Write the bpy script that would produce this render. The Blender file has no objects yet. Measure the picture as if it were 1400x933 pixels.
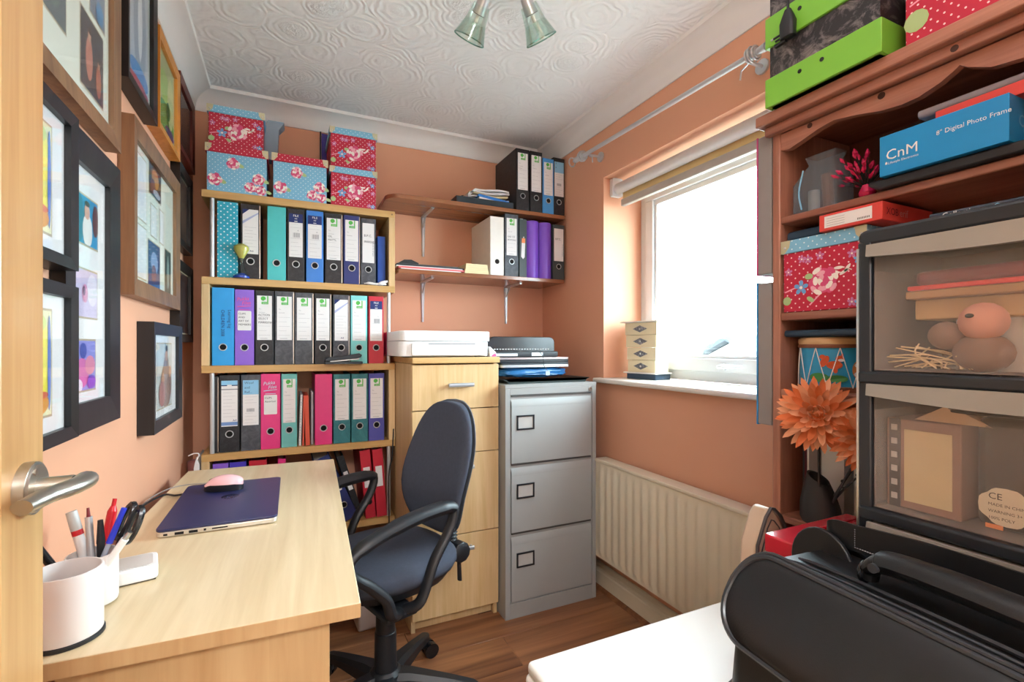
import bpy, bmesh, math, random
from mathutils import Vector, Matrix
random.seed(7)
S = bpy.context.scene
COL = S.collection
PI = math.pi

# ------------------------------------------------------------------ camera
cd = bpy.data.cameras.new('camera'); cam = bpy.data.objects.new('camera', cd); COL.objects.link(cam)
S.camera = cam
cd.sensor_width = 36; cd.lens = 36*657/1400; cd.shift_y = 8.5/1400; cd.clip_start = 0.02; cd.clip_end = 200
cam.location = (0, 0, 1.18)
cam.rotation_euler = (PI/2, 0, -math.atan(308/657))

# ------------------------------------------------------------------ sky and light
W = bpy.data.worlds.new('world'); S.world = W; W.use_nodes = True
nt = W.node_tree; bg = nt.nodes['Background']
tc = nt.nodes.new('ShaderNodeTexCoord'); nz = nt.nodes.new('ShaderNodeTexNoise'); nz.inputs['Scale'].default_value = 2.5
rp = nt.nodes.new('ShaderNodeValToRGB'); rp.color_ramp.elements[0].color = (0.70, 0.85, 1, 1); rp.color_ramp.elements[1].color = (0.84, 0.93, 1, 1)
nt.links.new(tc.outputs['Generated'], nz.inputs['Vector']); nt.links.new(nz.outputs['Fac'], rp.inputs['Fac'])
nt.links.new(rp.outputs['Color'], bg.inputs['Color']); bg.inputs['Strength'].default_value = 14.5
def area(name, loc, rot, sx, sy, e=None, color=(1, 1, 1)):
    l = bpy.data.lights.new(name, 'AREA'); l.shape = 'RECTANGLE'; l.size = sx; l.size_y = sy
    o = bpy.data.objects.new(name, l); COL.objects.link(o); o.location = loc; o.rotation_euler = rot
    if e is None: l.cycles.is_portal = True
    else: l.energy = e; l.color = color
    return o
area('window_portal', (1.69, 1.37, 1.515), (0, PI/2, 0), 1.0, 1.14)
area('landing_fill', (0.15, -1.0, 2.28), (math.radians(20), 0, 0), 0.7, 0.7, 24, (0.93, 0.97, 1))  # unseen fill light added behind the camera to brighten the room
area('ceiling_fill', (0.25, 0.0, 1.86), (PI, 0, 0), 0.35, 0.35, 6.5, (0.93, 0.97, 1))  # added area light aimed up to brighten the ceiling and soften shade
S.view_settings.view_transform = 'Standard'; S.view_settings.look = 'None'
S.view_settings.gamma = 1; S.view_settings.use_curve_mapping = False
S.view_settings.exposure = 1.3

# ------------------------------------------------------------------ materials
def lin(h):
    if isinstance(h, str):
        h = h.lstrip('#'); c = [int(h[i:i+2], 16)/255 for i in (0, 2, 4)]
    else: c = h
    return tuple((x/12.92 if x <= 0.04045 else ((x+0.055)/1.055)**2.4) for x in c)
MATS = {}
def _new(name):
    m = bpy.data.materials.new(name); m.use_nodes = True
    nt = m.node_tree; return m, nt, nt.nodes['Principled BSDF']
def mixcol(nt, fac, a, b):
    n = nt.nodes.new('ShaderNodeMix'); n.data_type = 'RGBA'
    for s, v in ((n.inputs[0], fac), (n.inputs[6], a), (n.inputs[7], b)):
        if hasattr(v, 'is_linked') or isinstance(v, bpy.types.NodeSocket): nt.links.new(v, s)
        elif isinstance(v, tuple): s.default_value = (*v[:3], 1)
        else: s.default_value = v
    return n.outputs[2]
def math_(nt, op, a, b=None):
    n = nt.nodes.new('ShaderNodeMath'); n.operation = op
    for i, v in enumerate((a, b)):
        if v is None: continue
        if isinstance(v, bpy.types.NodeSocket): nt.links.new(v, n.inputs[i])
        else: n.inputs[i].default_value = v
    return n.outputs[0]
def coords(nt, scale=(1, 1, 1), kind='Object'):
    t = nt.nodes.new('ShaderNodeTexCoord'); mp = nt.nodes.new('ShaderNodeMapping')
    mp.inputs['Scale'].default_value = scale; nt.links.new(t.outputs[kind], mp.inputs['Vector']); return mp.outputs[0]
def noise(nt, vec, scale, detail=3, rough=0.5, dist=0):
    n = nt.nodes.new('ShaderNodeTexNoise'); n.inputs['Scale'].default_value = scale
    n.inputs['Detail'].default_value = detail; n.inputs['Roughness'].default_value = rough; n.inputs['Distortion'].default_value = dist
    nt.links.new(vec, n.inputs['Vector']); return n.outputs['Fac']
def bump(nt, b, h, strength=0.2, dist=0.002):
    n = nt.nodes.new('ShaderNodeBump'); n.inputs['Strength'].default_value = strength; n.inputs['Distance'].default_value = dist
    nt.links.new(h, n.inputs['Height']); nt.links.new(n.outputs[0], b.inputs['Normal'])
def plain(name, col, rough=0.5, metal=0, var=0.06, scale=30, bmp=0.0, coat=0, spec=0.5):
    if name in MATS: return MATS[name]
    m, nt, b = _new(name); c = lin(col); v = coords(nt)
    f = noise(nt, v, scale)
    nt.links.new(mixcol(nt, f, tuple(x*(1-var) for x in c), tuple(min(1, x*(1+var)) for x in c)), b.inputs['Base Color'])
    b.inputs['Roughness'].default_value = rough; b.inputs['Metallic'].default_value = metal
    b.inputs['Coat Weight'].default_value = coat; b.inputs['Specular IOR Level'].default_value = spec
    if bmp: bump(nt, b, noise(nt, v, scale*8), bmp)
    MATS[name] = m; return m
def wood(name, c1, c2, axis='x', rough=0.4, fine=60, knots=0.0, cdark=None, coat=0.0, bmp=0.05):
    if name in MATS: return MATS[name]
    m, nt, b = _new(name)
    sc = {'x': (0.06, 1, 1), 'y': (1, 0.06, 1), 'z': (1, 1, 0.06)}[axis]
    oi = nt.nodes.new('ShaderNodeObjectInfo')
    v = coords(nt, sc)
    add = nt.nodes.new('ShaderNodeVectorMath'); add.operation = 'ADD'; nt.links.new(v, add.inputs[0])
    cmb = nt.nodes.new('ShaderNodeCombineXYZ')
    r = math_(nt, 'MULTIPLY', oi.outputs['Random'], 7.0)
    for i in range(3): nt.links.new(r, cmb.inputs[i])
    nt.links.new(cmb.outputs[0], add.inputs[1]); v = add.outputs[0]
    f = noise(nt, v, fine, 4, 0.6, 0.4); g = noise(nt, v, fine*0.15, 2, 0.5, 1.5)
    col = mixcol(nt, math_(nt, 'MULTIPLY', math_(nt, 'ADD', f, g), 0.5), lin(c1), lin(c2))
    # stretch contrast
    rmp = nt.nodes.new('ShaderNodeValToRGB'); nt.links.new(math_(nt, 'MULTIPLY', math_(nt, 'ADD', f, g), 0.5), rmp.inputs['Fac'])
    rmp.color_ramp.elements[0].position = 0.36; rmp.color_ramp.elements[0].color = (*lin(c1), 1)
    rmp.color_ramp.elements[1].position = 0.64; rmp.color_ramp.elements[1].color = (*lin(c2), 1)
    col = rmp.outputs['Color']
    if knots:
        vo = nt.nodes.new('ShaderNodeTexVoronoi'); vo.inputs['Scale'].default_value = knots
        sc2 = {'x': (0.5, 1, 1), 'y': (1, 0.5, 1), 'z': (1, 1, 0.5)}[axis]
        nt.links.new(coords(nt, sc2), vo.inputs['Vector'])
        k = nt.nodes.new('ShaderNodeMapRange'); k.inputs[1].default_value = 0.05; k.inputs[2].default_value = 0.16
        k.inputs[3].default_value = 1; k.inputs[4].default_value = 0
        nt.links.new(vo.outputs['Distance'], k.inputs[0])
        col = mixcol(nt, math_(nt, 'MULTIPLY', k.outputs[0], 0.75), col, lin(cdark or c1))
    nt.links.new(col, b.inputs['Base Color'])
    b.inputs['Roughness'].default_value = rough; b.inputs['Coat Weight'].default_value = coat
    bump(nt, b, f, bmp, 0.001)
    MATS[name] = m; return m
def polka(name, base, dot, s=0.021, r=0.14, rough=0.55):
    if name in MATS: return MATS[name]
    m, nt, b = _new(name)
    t = nt.nodes.new('ShaderNodeTexCoord'); sp = nt.nodes.new('ShaderNodeSeparateXYZ'); nt.links.new(t.outputs['Object'], sp.inputs[0])
    u = math_(nt, 'ADD', sp.outputs[0], sp.outputs[1]); w = sp.outputs[2]
    a = math_(nt, 'SUBTRACT', math_(nt, 'FRACT', math_(nt, 'MULTIPLY', math_(nt, 'ADD', u, w), 1/s)), 0.5)
    c = math_(nt, 'SUBTRACT', math_(nt, 'FRACT', math_(nt, 'MULTIPLY', math_(nt, 'SUBTRACT', u, w), 1/s)), 0.5)
    d = math_(nt, 'SQRT', math_(nt, 'ADD', math_(nt, 'MULTIPLY', a, a), math_(nt, 'MULTIPLY', c, c)))
    f = math_(nt, 'LESS_THAN', d, r)
    nt.links.new(mixcol(nt, f, lin(base), lin(dot)), b.inputs['Base Color']); b.inputs['Roughness'].default_value = rough
    MATS[name] = m; return m
def marbled(name, c1, c2, scale=25, rough=0.5, lo=0.5, hi=0.72):
    if name in MATS: return MATS[name]
    m, nt, b = _new(name); v = coords(nt)
    f = noise(nt, v, scale, 6, 0.7, 1.0)
    r = nt.nodes.new('ShaderNodeValToRGB'); nt.links.new(f, r.inputs['Fac'])
    r.color_ramp.elements[0].position = lo; r.color_ramp.elements[0].color = (*lin(c1), 1)
    r.color_ramp.elements[1].position = hi; r.color_ramp.elements[1].color = (*lin(c2), 1)
    nt.links.new(r.outputs['Color'], b.inputs['Base Color']); b.inputs['Roughness'].default_value = rough
    MATS[name] = m; return m
def glassy(name, tint='#ffffff', transp=0.9, rough=0.03, pic=False):
    if name in MATS: return MATS[name]
    m = bpy.data.materials.new(name); m.use_nodes = True; nt = m.node_tree; nt.nodes.clear()
    o = nt.nodes.new('ShaderNodeOutputMaterial'); t = nt.nodes.new('ShaderNodeBsdfTransparent'); g = nt.nodes.new('ShaderNodeBsdfGlossy')
    t.inputs['Color'].default_value = (*lin(tint), 1); g.inputs['Roughness'].default_value = rough
    mx = nt.nodes.new('ShaderNodeMixShader'); lw = nt.nodes.new('ShaderNodeLayerWeight'); lw.inputs['Blend'].default_value = 0.08 if pic else 0.35
    f = math_(nt, 'ADD', math_(nt, 'MULTIPLY', lw.outputs['Fresnel'], 0.35), 1-transp-0.03)
    nt.links.new(f, mx.inputs[0]); nt.links.new(t.outputs[0], mx.inputs[1]); nt.links.new(g.outputs[0], mx.inputs[2]); nt.links.new(mx.outputs[0], o.inputs[0])
    MATS[name] = m; return m
def frosted(name, tint, transp=0.5, dcol='#c9beb4', rough=0.3):
    if name in MATS: return MATS[name]
    m = bpy.data.materials.new(name); m.use_nodes = True; nt = m.node_tree; nt.nodes.clear()
    o = nt.nodes.new('ShaderNodeOutputMaterial'); t = nt.nodes.new('ShaderNodeBsdfTransparent'); p = nt.nodes.new('ShaderNodeBsdfPrincipled')
    t.inputs['Color'].default_value = (*lin(tint), 1); p.inputs['Base Color'].default_value = (*lin(dcol), 1); p.inputs['Roughness'].default_value = rough
    v = coords(nt); f = noise(nt, v, 6, 2); fa = math_(nt, 'ADD', math_(nt, 'MULTIPLY', f, 0.16), 1-transp-0.08)
    mx = nt.nodes.new('ShaderNodeMixShader'); nt.links.new(fa, mx.inputs[0])
    nt.links.new(t.outputs[0], mx.inputs[1]); nt.links.new(p.outputs[0], mx.inputs[2]); nt.links.new(mx.outputs[0], o.inputs[0])
    MATS[name] = m; return m

# ------------------------------------------------------------------ mesh builder
class MB:
    def __init__(s): s.v = []; s.f = []; s.m = []; s.mats = []
    def mi(s, m):
        if m not in s.mats: s.mats.append(m)
        return s.mats.index(m)
    def add(s, vs, fs, m):
        k = len(s.v); s.v += [tuple(v) for v in vs]; i = s.mi(m)
        for f in fs: s.f.append([k+a for a in f]); s.m.append(i)
        return s
    def box(s, x0, x1, y0, y1, z0, z1, m):
        return s.add([(x0,y0,z0),(x1,y0,z0),(x1,y1,z0),(x0,y1,z0),(x0,y0,z1),(x1,y0,z1),(x1,y1,z1),(x0,y1,z1)],
                     [(0,3,2,1),(4,5,6,7),(0,1,5,4),(1,2,6,5),(2,3,7,6),(3,0,4,7)], m)
    def loft(s, rings, m, caps=True, closed=True):
        n = len(rings[0]); vs = [p for r in rings for p in r]; fs = []
        for i in range(len(rings)-1):
            for j in range(n if closed else n-1):
                a = i*n+j; b = i*n+(j+1) % n; fs.append((a, b, b+n, a+n))
        if caps and closed: fs.append(tuple(range(n-1, -1, -1))); fs.append(tuple(range((len(rings)-1)*n, len(rings)*n)))
        return s.add(vs, fs, m)
    def lathe(s, prof, m, c=(0, 0, 0), n=24, caps=True, sx=1, sy=1):
        return s.loft([[(c[0]+r*sx*math.cos(2*PI*j/n), c[1]+r*sy*math.sin(2*PI*j/n), c[2]+z) for j in range(n)] for r, z in prof], m, caps)
    def cyl(s, p0, p1, r, m, n=12, r1=None, caps=True):
        p0 = Vector(p0); p1 = Vector(p1); d = (p1-p0).normalized(); a = d.orthogonal().normalized(); b = d.cross(a)
        r1 = r if r1 is None else r1
        R = [[p+(a*math.cos(2*PI*j/n)+b*math.sin(2*PI*j/n))*q for j in range(n)] for p, q in ((p0, r), (p1, r1))]
        return s.loft(R, m, caps)
    def tube(s, pts, r, m, n=8, flat=1.0, up=None, caps=True, smooth=0, closed=False):
        pts = [Vector(p) for p in pts]
        if smooth: pts = crom(pts, smooth, closed)
        R = r if isinstance(r, (list, tuple)) else [r]*len(pts)
        if len(R) != len(pts): R = [R[min(len(R)-1, int(i*(len(R)-1)/max(1, len(pts)-1)+0.5))] for i in range(len(pts))]
        rings = []; a = None
        for i, p in enumerate(pts):
            if closed: d = pts[(i+1) % len(pts)]-pts[i-1]
            else: d = pts[min(i+1, len(pts)-1)]-pts[max(i-1, 0)]
            d = d.normalized() if d.length > 1e-9 else Vector((0, 0, 1))
            if up is not None: a = Vector(up); a = (a-d*a.dot(d)); a = a.normalized() if a.length > 1e-6 else d.orthogonal().normalized()
            elif a is None: a = d.orthogonal().normalized()
            else:
                a = a-d*a.dot(d); a = a.normalized() if a.length > 1e-6 else d.orthogonal().normalized()
            b = d.cross(a)
            rings.append([p+(a*math.cos(2*PI*j/n)*flat+b*math.sin(2*PI*j/n))*R[i] for j in range(n)])
        if closed: rings.append(rings[0])
        return s.loft(rings, m, caps and not closed)
    def ball(s, c, r, m, n=12, k=8):
        rx, ry, rz = r if isinstance(r, (tuple, list)) else (r, r, r)
        rings = []
        for i in range(k+1):
            t = -PI/2+PI*i/k; q = max(math.cos(t), 0.02)
            rings.append([(c[0]+rx*q*math.cos(2*PI*j/n), c[1]+ry*q*math.sin(2*PI*j/n), c[2]+rz*math.sin(t)) for j in range(n)])
        return s.loft(rings, m)
    def poly(s, pts, m): return s.add(pts, [tuple(range(len(pts)))], m)
    def prism(s, pts, dvec, m):
        n = len(pts); d = Vector(dvec); P = [Vector(p) for p in pts]
        return s.add(P+[p+d for p in P], [tuple(range(n-1, -1, -1)), tuple(range(n, 2*n))]+[(i, (i+1) % n, n+(i+1) % n, n+i) for i in range(n)], m)
    def rbox(s, x0, x1, y0, y1, z0, z1, m, r=0.01, axis='z', n=4, bulge=0):
        # box with four edges rounded along one axis
        def ring(a0, a1, b0, b1):
            o = []
            for cx, cy, t0 in ((a1-r, b1-r, 0), (a0+r, b1-r, PI/2), (a0+r, b0+r, PI), (a1-r, b0+r, 1.5*PI)):
                for i in range(n+1):
                    t = t0+PI/2*i/n; o.append((cx+r*math.cos(t), cy+r*math.sin(t)))
            return o
        if axis == 'z': P = [(a, b, z0) for a, b in ring(x0, x1, y0, y1)]; d = (0, 0, z1-z0)
        elif axis == 'y': P = [(a, y0, b) for a, b in ring(x0, x1, z0, z1)]; d = (0, y1-y0, 0)
        else: P = [(x0, a, b) for a, b in ring(y0, y1, z0, z1)]; d = (x1-x0, 0, 0)
        return s.prism(P, d, m)
    def text(s, t, size, org, xd, yd, m, align='LEFT', squash=1.0):
        key = (t, align)
        if key not in TXT:
            c = bpy.data.curves.new('t', 'FONT'); c.body = t; c.size = 1; c.align_x = align; c.resolution_u = 2; c.space_line = 1.0
            o = bpy.data.objects.new('t', c); COL.objects.link(o); bpy.context.view_layer.update()
            me = bpy.data.meshes.new_from_object(o.evaluated_get(bpy.context.evaluated_depsgraph_get()))
            TXT[key] = ([tuple(v.co) for v in me.vertices], [tuple(p.vertices) for p in me.polygons])
            bpy.data.objects.remove(o); bpy.data.curves.remove(c); bpy.data.meshes.remove(me)
        V, F = TXT[key]; o = Vector(org); X = Vector(xd); Y = Vector(yd)
        return s.add([o+X*(v[0]*size*squash)+Y*(v[1]*size) for v in V], F, m)
    def obj(s, name, parent=None, loc=None, rot=None, smooth=False, bevel=0, seg=2, subd=0, ang=35):
        me = bpy.data.meshes.new(name); me.from_pydata(s.v, [], s.f)
        for m in s.mats: me.materials.append(m)
        me.polygons.foreach_set('material_index', s.m)
        bm = bmesh.new(); bm.from_mesh(me); bmesh.ops.recalc_face_normals(bm, faces=bm.faces[:]) if not getattr(s, 'flat', False) else None
        bm.to_mesh(me); bm.free()
        o = bpy.data.objects.new(name, me); COL.objects.link(o)
        if parent: o.parent = parent
        if loc: o.location = loc
        if rot: o.rotation_euler = rot
        if bevel:
            b = o.modifiers.new('bevel', 'BEVEL'); b.width = bevel; b.segments = seg; b.limit_method = 'ANGLE'; b.angle_limit = math.radians(40)
            smooth = True
        if subd:
            b = o.modifiers.new('sub', 'SUBSURF'); b.levels = b.render_levels = subd; smooth = True
        if smooth:
            me.polygons.foreach_set('use_smooth', [True]*len(me.polygons))
            if not subd: me.set_sharp_from_angle(angle=math.radians(ang))
        return o
TXT = {}
def crom(P, k, closed=False):
    out = []; n = len(P)
    for i in range(n if closed else n-1):
        p0 = P[i-1] if (closed or i > 0) else P[0]*2-P[1]; p1 = P[i]; p2 = P[(i+1) % n]
        p3 = P[(i+2) % n] if (closed or i+2 < n) else P[-1]*2-P[-2]
        for j in range(k):
            t = j/k; out.append(0.5*((2*p1)+(p2-p0)*t+(2*p0-5*p1+4*p2-p3)*t*t+(3*p1-p0-3*p2+p3)*t**3))
    if not closed: out.append(P[-1])
    return out
def tag(o, label=None, cat=None, group=None, kind=None):
    if label: o['label'] = label
    if cat: o['category'] = cat
    if group: o['group'] = group
    if kind: o['kind'] = kind
    return o
def thing(name, label, cat, loc=(0, 0, 0), rz=0, group=None, rot=None):
    o = bpy.data.objects.new(name, None); COL.objects.link(o); o.empty_display_size = 0.05
    o.location = loc; o.rotation_euler = rot if rot else (0, 0, rz)
    return tag(o, label, cat, group)
def struct(o): o['kind'] = 'structure'; return o

# shared materials
M_wall = plain('peach_paint', '#E0A585', 0.75, var=0.03, scale=4, bmp=0.03)
M_white = plain('white_gloss_paint', '#E9E3DA', 0.35, var=0.02)
M_cream = plain('cream_enamel', '#E3D8C0', 0.35, var=0.02)
M_upvc = plain('white_upvc', '#DADBDC', 0.3, var=0.01)
M_beech = wood('beech_veneer', '#CDA874', '#DFBF90', 'z', 0.45, 70)
M_beechx = wood('beech_veneer_flat', '#BF9458', '#D2AA70', 'x', 0.45, 70)
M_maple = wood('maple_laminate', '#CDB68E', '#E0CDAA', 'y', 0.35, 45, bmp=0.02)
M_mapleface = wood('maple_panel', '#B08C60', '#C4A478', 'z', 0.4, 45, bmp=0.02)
M_pine = wood('varnished_pine_door', '#AE7C4A', '#CCA26C', 'z', 0.35, 40, coat=0.2)
M_apine = wood('antique_pine', '#7A4534', '#B8806A', 'y', 0.4, 45, knots=5, cdark='#4A2418', coat=0.2)
M_apinez = wood('antique_pine_upright', '#7A4534', '#B8806A', 'z', 0.4, 45, coat=0.2)
M_walnut = wood('walnut_shelf', '#7D4A31', '#A56B48', 'x', 0.25, 60, coat=0.3)
M_floor = wood('laminate_floor', '#5C3420', '#A9734C', 'x', 0.38, 22, knots=3.5, cdark='#30170C', coat=0.12)
M_black = plain('black_plastic', '#1B1D22', 0.45, var=0.1)
M_blackg = plain('black_gloss', '#15161A', 0.25, var=0.1)
M_chrome = plain('brushed_steel', '#C9C9C6', 0.28, metal=1, var=0.05)
M_satin = plain('satin_nickel', '#B5B1A8', 0.35, metal=1, var=0.05)
M_silver = plain('silver_paint', '#C6C9CC', 0.35, metal=0.5, var=0.03)
M_paper = plain('white_paper', '#E6E4E4', 0.7, var=0.02)
M_paperw = plain('cream_paper', '#E2D2A6', 0.7, var=0.04)
M_dark = plain('dark_void', '#050507', 0.9, var=0.1)
M_ink = plain('grey_ink', '#8A8A92', 0.8, var=0.02)
M_inkd = plain('black_ink', '#2A2A35', 0.8, var=0.02)
M_green = plain('green_print', '#57B84F', 0.7, var=0.02)
M_navy = plain('navy_print', '#1B2E6B', 0.7, var=0.02)
M_lblue = plain('light_blue_print', '#8CC3E4', 0.7, var=0.02)
M_pink = plain('pink_print', '#F0568C', 0.7, var=0.02)
M_glass = glassy('window_glass', '#F4FAF8', 0.95)
M_pglass = glassy('picture_glass', '#FFFFFF', 0.968, 0.05, pic=True)
# ================================================================== THE ROOM
XL, XR, YB, YF, ZC = -0.381, 1.405, 2.56, -0.14, 2.338
# floor with planks
fb = struct(MB().box(XL-0.1, XR+0.1, YF-0.1, YB+0.1, -0.06, -0.012, M_floor).obj('floor'))
pw = 0.193; row = 0; y = YF
while y < YB:
    y1 = min(y+pw, YB); x = XL-random.uniform(0, 0.9) if row else XL
    while x < XR:
        x1 = x+1.21; a = max(x, XL); b = min(x1, XR)
        if b-a > 0.02:
            MB().box(-(b-a)/2+0.0006, (b-a)/2-0.0006, -(y1-y)/2+0.0006, (y1-y)/2-0.0006, -0.012, 0, M_floor).obj('plank', fb, ((a+b)/2, (y+y1)/2, 0), bevel=0.0012, seg=1)
        x = x1
    y = y1; row += 1
# walls
struct(MB().box(XL-0.1, XL, YF-0.1, YB+0.1, 0, ZC+0.02, M_wall).obj('wall_left'))
struct(MB().box(XL-0.1, XR+0.4, YB, YB+0.1, 0, ZC+0.02, M_wall).obj('wall_back'))
WY0, WY1, WZ0, WZ1, WX = 0.80, 1.94, 1.012, 2.01, 1.71
w = MB()
w.box(XR, WX, YF-0.1, WY0, 0, ZC+0.02, M_wall); w.box(XR, WX, WY1, YB, 0, ZC+0.02, M_wall)
w.box(XR, WX, WY0, WY1, 0, WZ0, M_wall); w.box(XR, WX, WY0, WY1, WZ1, ZC+0.02, M_wall)
struct(w.obj('wall_right'))
w = MB()
w.box(0.53, XR, YF-0.1, YF, 0, ZC+0.02, M_wall); w.box(XL, -0.24, YF-0.1, YF, 0, ZC+0.02, M_wall); w.box(-0.24, 0.53, YF-0.1, YF, 2.04, ZC+0.02, M_wall)
struct(w.obj('wall_front'))
M_hall = plain('landing_cream_paint', '#E8E0D2', 0.8, var=0.02)
h = MB(); h.box(-0.9, -0.8, -1.9, YF-0.1, 0, 2.4, M_hall).box(1.4, 1.5, -1.9, YF-0.1, 0, 2.4, M_hall).box(-0.9, 1.5, -1.9, -1.8, 0, 2.4, M_hall); struct(h.obj('wall_landing'))
struct(MB().box(-0.9, 1.5, -1.9, YF-0.1, 2.34, 2.4, M_hall).obj('ceiling_landing')); struct(MB().box(-0.9, 1.5, -1.9, YF-0.1, -0.06, 0, plain('landing_carpet', '#A89A88', 0.95)).obj('floor_landing'))
# ceiling: swirled relief
m, nt, b = _new('swirled_artex'); v = coords(nt)
vo = nt.nodes.new('ShaderNodeTexVoronoi'); vo.inputs['Scale'].default_value = 5.2; nt.links.new(v, vo.inputs['Vector'])
rings = math_(nt, 'SINE', math_(nt, 'MULTIPLY', math_(nt, 'ADD', vo.outputs['Distance'], math_(nt, 'MULTIPLY', noise(nt, v, 14, 2), 0.22)), 62))
edge = nt.nodes.new('ShaderNodeMapRange'); edge.inputs[1].default_value = 0.12; edge.inputs[2].default_value = 0.3; nt.links.new(vo.outputs['Distance'], edge.inputs[0])
lump = math_(nt, 'MULTIPLY', math_(nt, 'SUBTRACT', 1.0, edge.outputs[0]), noise(nt, v, 75, 3, 0.65))
h = math_(nt, 'ADD', math_(nt, 'MULTIPLY', math_(nt, 'MULTIPLY', rings, edge.outputs[0]), 0.16), math_(nt, 'MULTIPLY', lump, 2.2))
b.inputs['Base Color'].default_value = (*lin('#EEEEEE'), 1); b.inputs['Roughness'].default_value = 0.7
bump(nt, b, h, 0.9, 0.0065)
struct(MB().box(XL-0.1, XR+0.35, YF-0.1, YB+0.1, ZC, ZC+0.06, m).obj('ceiling'))
# coving
M_cove = plain('cove_paint', '#E8E6E4', 0.6, var=0.01)
def cove(name, p, q, nrm):
    p = Vector(p); q = Vector(q); n = Vector(nrm)
    prof = [(0, 0), (0.006, 0)] + [(0.078-0.066*math.cos(t)*1.0, 0.012+0.066*math.sin(t)) for t in [PI/2*i/6*0.98 for i in range(7)]] + [(0.078, 0.093), (0, 0.093)]
    R = [[e+n*a+Vector((0, 0, 2.245+c)) for a, c in prof] for e in (p, q)]
    struct(MB().loft(R, M_cove).obj(name, smooth=True, ang=30))
cove('trim_1', (XL, YB, 0), (XR, YB, 0), (0, -1, 0)); cove('trim_2', (XL, YF, 0), (XL, YB, 0), (1, 0, 0)); cove('trim_3', (XR, YF, 0), (XR, YB, 0), (-1, 0, 0))
# skirting
def skirt(name, p, q, nrm):
    p = Vector(p); q = Vector(q); n = Vector(nrm)
    prof = [(0, 0), (0.018, 0), (0.018, 0.078), (0.014, 0.084), (0.014, 0.094), (0.01, 0.1), (0.008, 0.118), (0.004, 0.122), (0, 0.122)]
    struct(MB().loft([[e+n*a+Vector((0, 0, c)) for a, c in prof] for e in (p, q)], M_cream).obj(name))
    return
skirt('baseboard_right', (XR, YF, 0), (XR, YB, 0), (-1, 0, 0)); skirt('baseboard_back', (XL, YB, 0), (XR, YB, 0), (0, -1, 0)); skirt('baseboard_left', (XL, 0.7, 0), (XL, YB, 0), (1, 0, 0))
struct(MB().prism([(XR-0.018, 0.9, 0), (XR-0.034, 0.9, 0), (XR-0.03, 0.9, 0.010), (XR-0.018, 0.9, 0.016)], (0, YB-0.9, 0), M_floor).obj('trim_4'))
# window
wn = bpy.data.objects.new('window_1', None); COL.objects.link(wn); wn.location = (1.64, 1.37, WZ0); struct(wn)
def WB(name, bx, m=M_upvc, bev=0.004, par=None):
    x0, x1, y0, y1, z0, z1 = bx
    return MB().box(x0-1.64, x1-1.64, y0-1.37, y1-1.37, z0-WZ0, z1-WZ0, m).obj(name, par or wn, bevel=bev)
fx0, fx1 = 1.635, 1.70
WB('frame_rail', (fx0, fx1, WY0, WY1, 1.03, 1.085)); WB('frame_rail', (fx0, fx1, WY0, WY1, 1.955, WZ1))
WB('frame_stile', (fx0, fx1, 1.885, WY1, 1.085, 1.955)); WB('frame_stile', (fx0, fx1, WY0, 0.855, 1.085, 1.955))
sx0 = 1.62
WB('sash_rail', (sx0, 1.68, 0.85, 1.89, 1.075, 1.132)); WB('sash_rail', (sx0, 1.68, 0.85, 1.89, 1.90, 1.962))
WB('sash_stile', (sx0, 1.68, 1.835, 1.89, 1.13, 1.90)); WB('sash_stile', (sx0, 1.68, 0.85, 0.905, 1.13, 1.90))
WB('glazing_bead', (1.63, 1.66, 0.905, 1.835, 1.132, 1.145), bev=0.003); WB('glazing_bead', (1.63, 1.66, 0.905, 1.835, 1.875, 1.90), bev=0.003)
WB('glazing_bead', (1.63, 1.66, 1.818, 1.835, 1.145, 1.875), bev=0.003)
WB('trickle_vent', (1.606, 1.622, 1.05, 1.6, 1.925, 1.945), bev=0.003)
WB('pane', (1.648, 1.652, 0.905, 1.835, 1.14, 1.89), M_glass, 0)
hd = MB(); hd.rbox(1.606, 1.621, 1.40, 1.435, 1.086, 1.112, M_upvc, 0.008, 'x'); hd.cyl((1.606, 1.418, 1.099), (1.592, 1.418, 1.099), 0.008, M_upvc)
hd.tube([(1.592, 1.418, 1.099), (1.59, 1.37, 1.102), (1.59, 1.30, 1.103)], [0.008, 0.0075, 0.006], M_upvc)
o = hd.obj('window_handle', wn, (-1.64, -1.37, -WZ0), smooth=True)
MB().cyl((1.5915, 1.418, 1.099), (1.589, 1.418, 1.099), 0.004, M_black).obj('lock', o)
# sill board
struct(MB().rbox(1.362, 1.64, WY0, WY1+0.03, WZ0-0.004, WZ0+0.018, M_white, 0.008, 'y').obj('trim_5', smooth=True))
# roller blind
t = thing('roller_blind', 'cream roller blind rolled up at the top of the window recess', 'blind', (1.47, 1.37, 1.9))
MB().cyl((0, -0.54, 0.055), (0, 0.54, 0.055), 0.026, plain('roller_back', '#CFCBC8', 0.6), 20).obj('roller', t, smooth=True)
MB().box(0.020, 0.024, -0.53, 0.53, 0.002, 0.055, plain('cream_blind_fabric', '#E2C98F', 0.8, var=0.03)).obj('fabric', t)
MB().rbox(0.010, 0.034, -0.53, 0.53, -0.030, 0.004, plain('blind_hem', '#B6AEA4', 0.6), 0.004, 'y').obj('bottom_bar', t, smooth=True)
for s in (-1, 1):
    MB().rbox(-0.03, 0.03, s*0.555-0.012, s*0.555+0.012, 0.02, 0.108, M_upvc, 0.008, 'y').obj('bracket', t, smooth=True)
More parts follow.
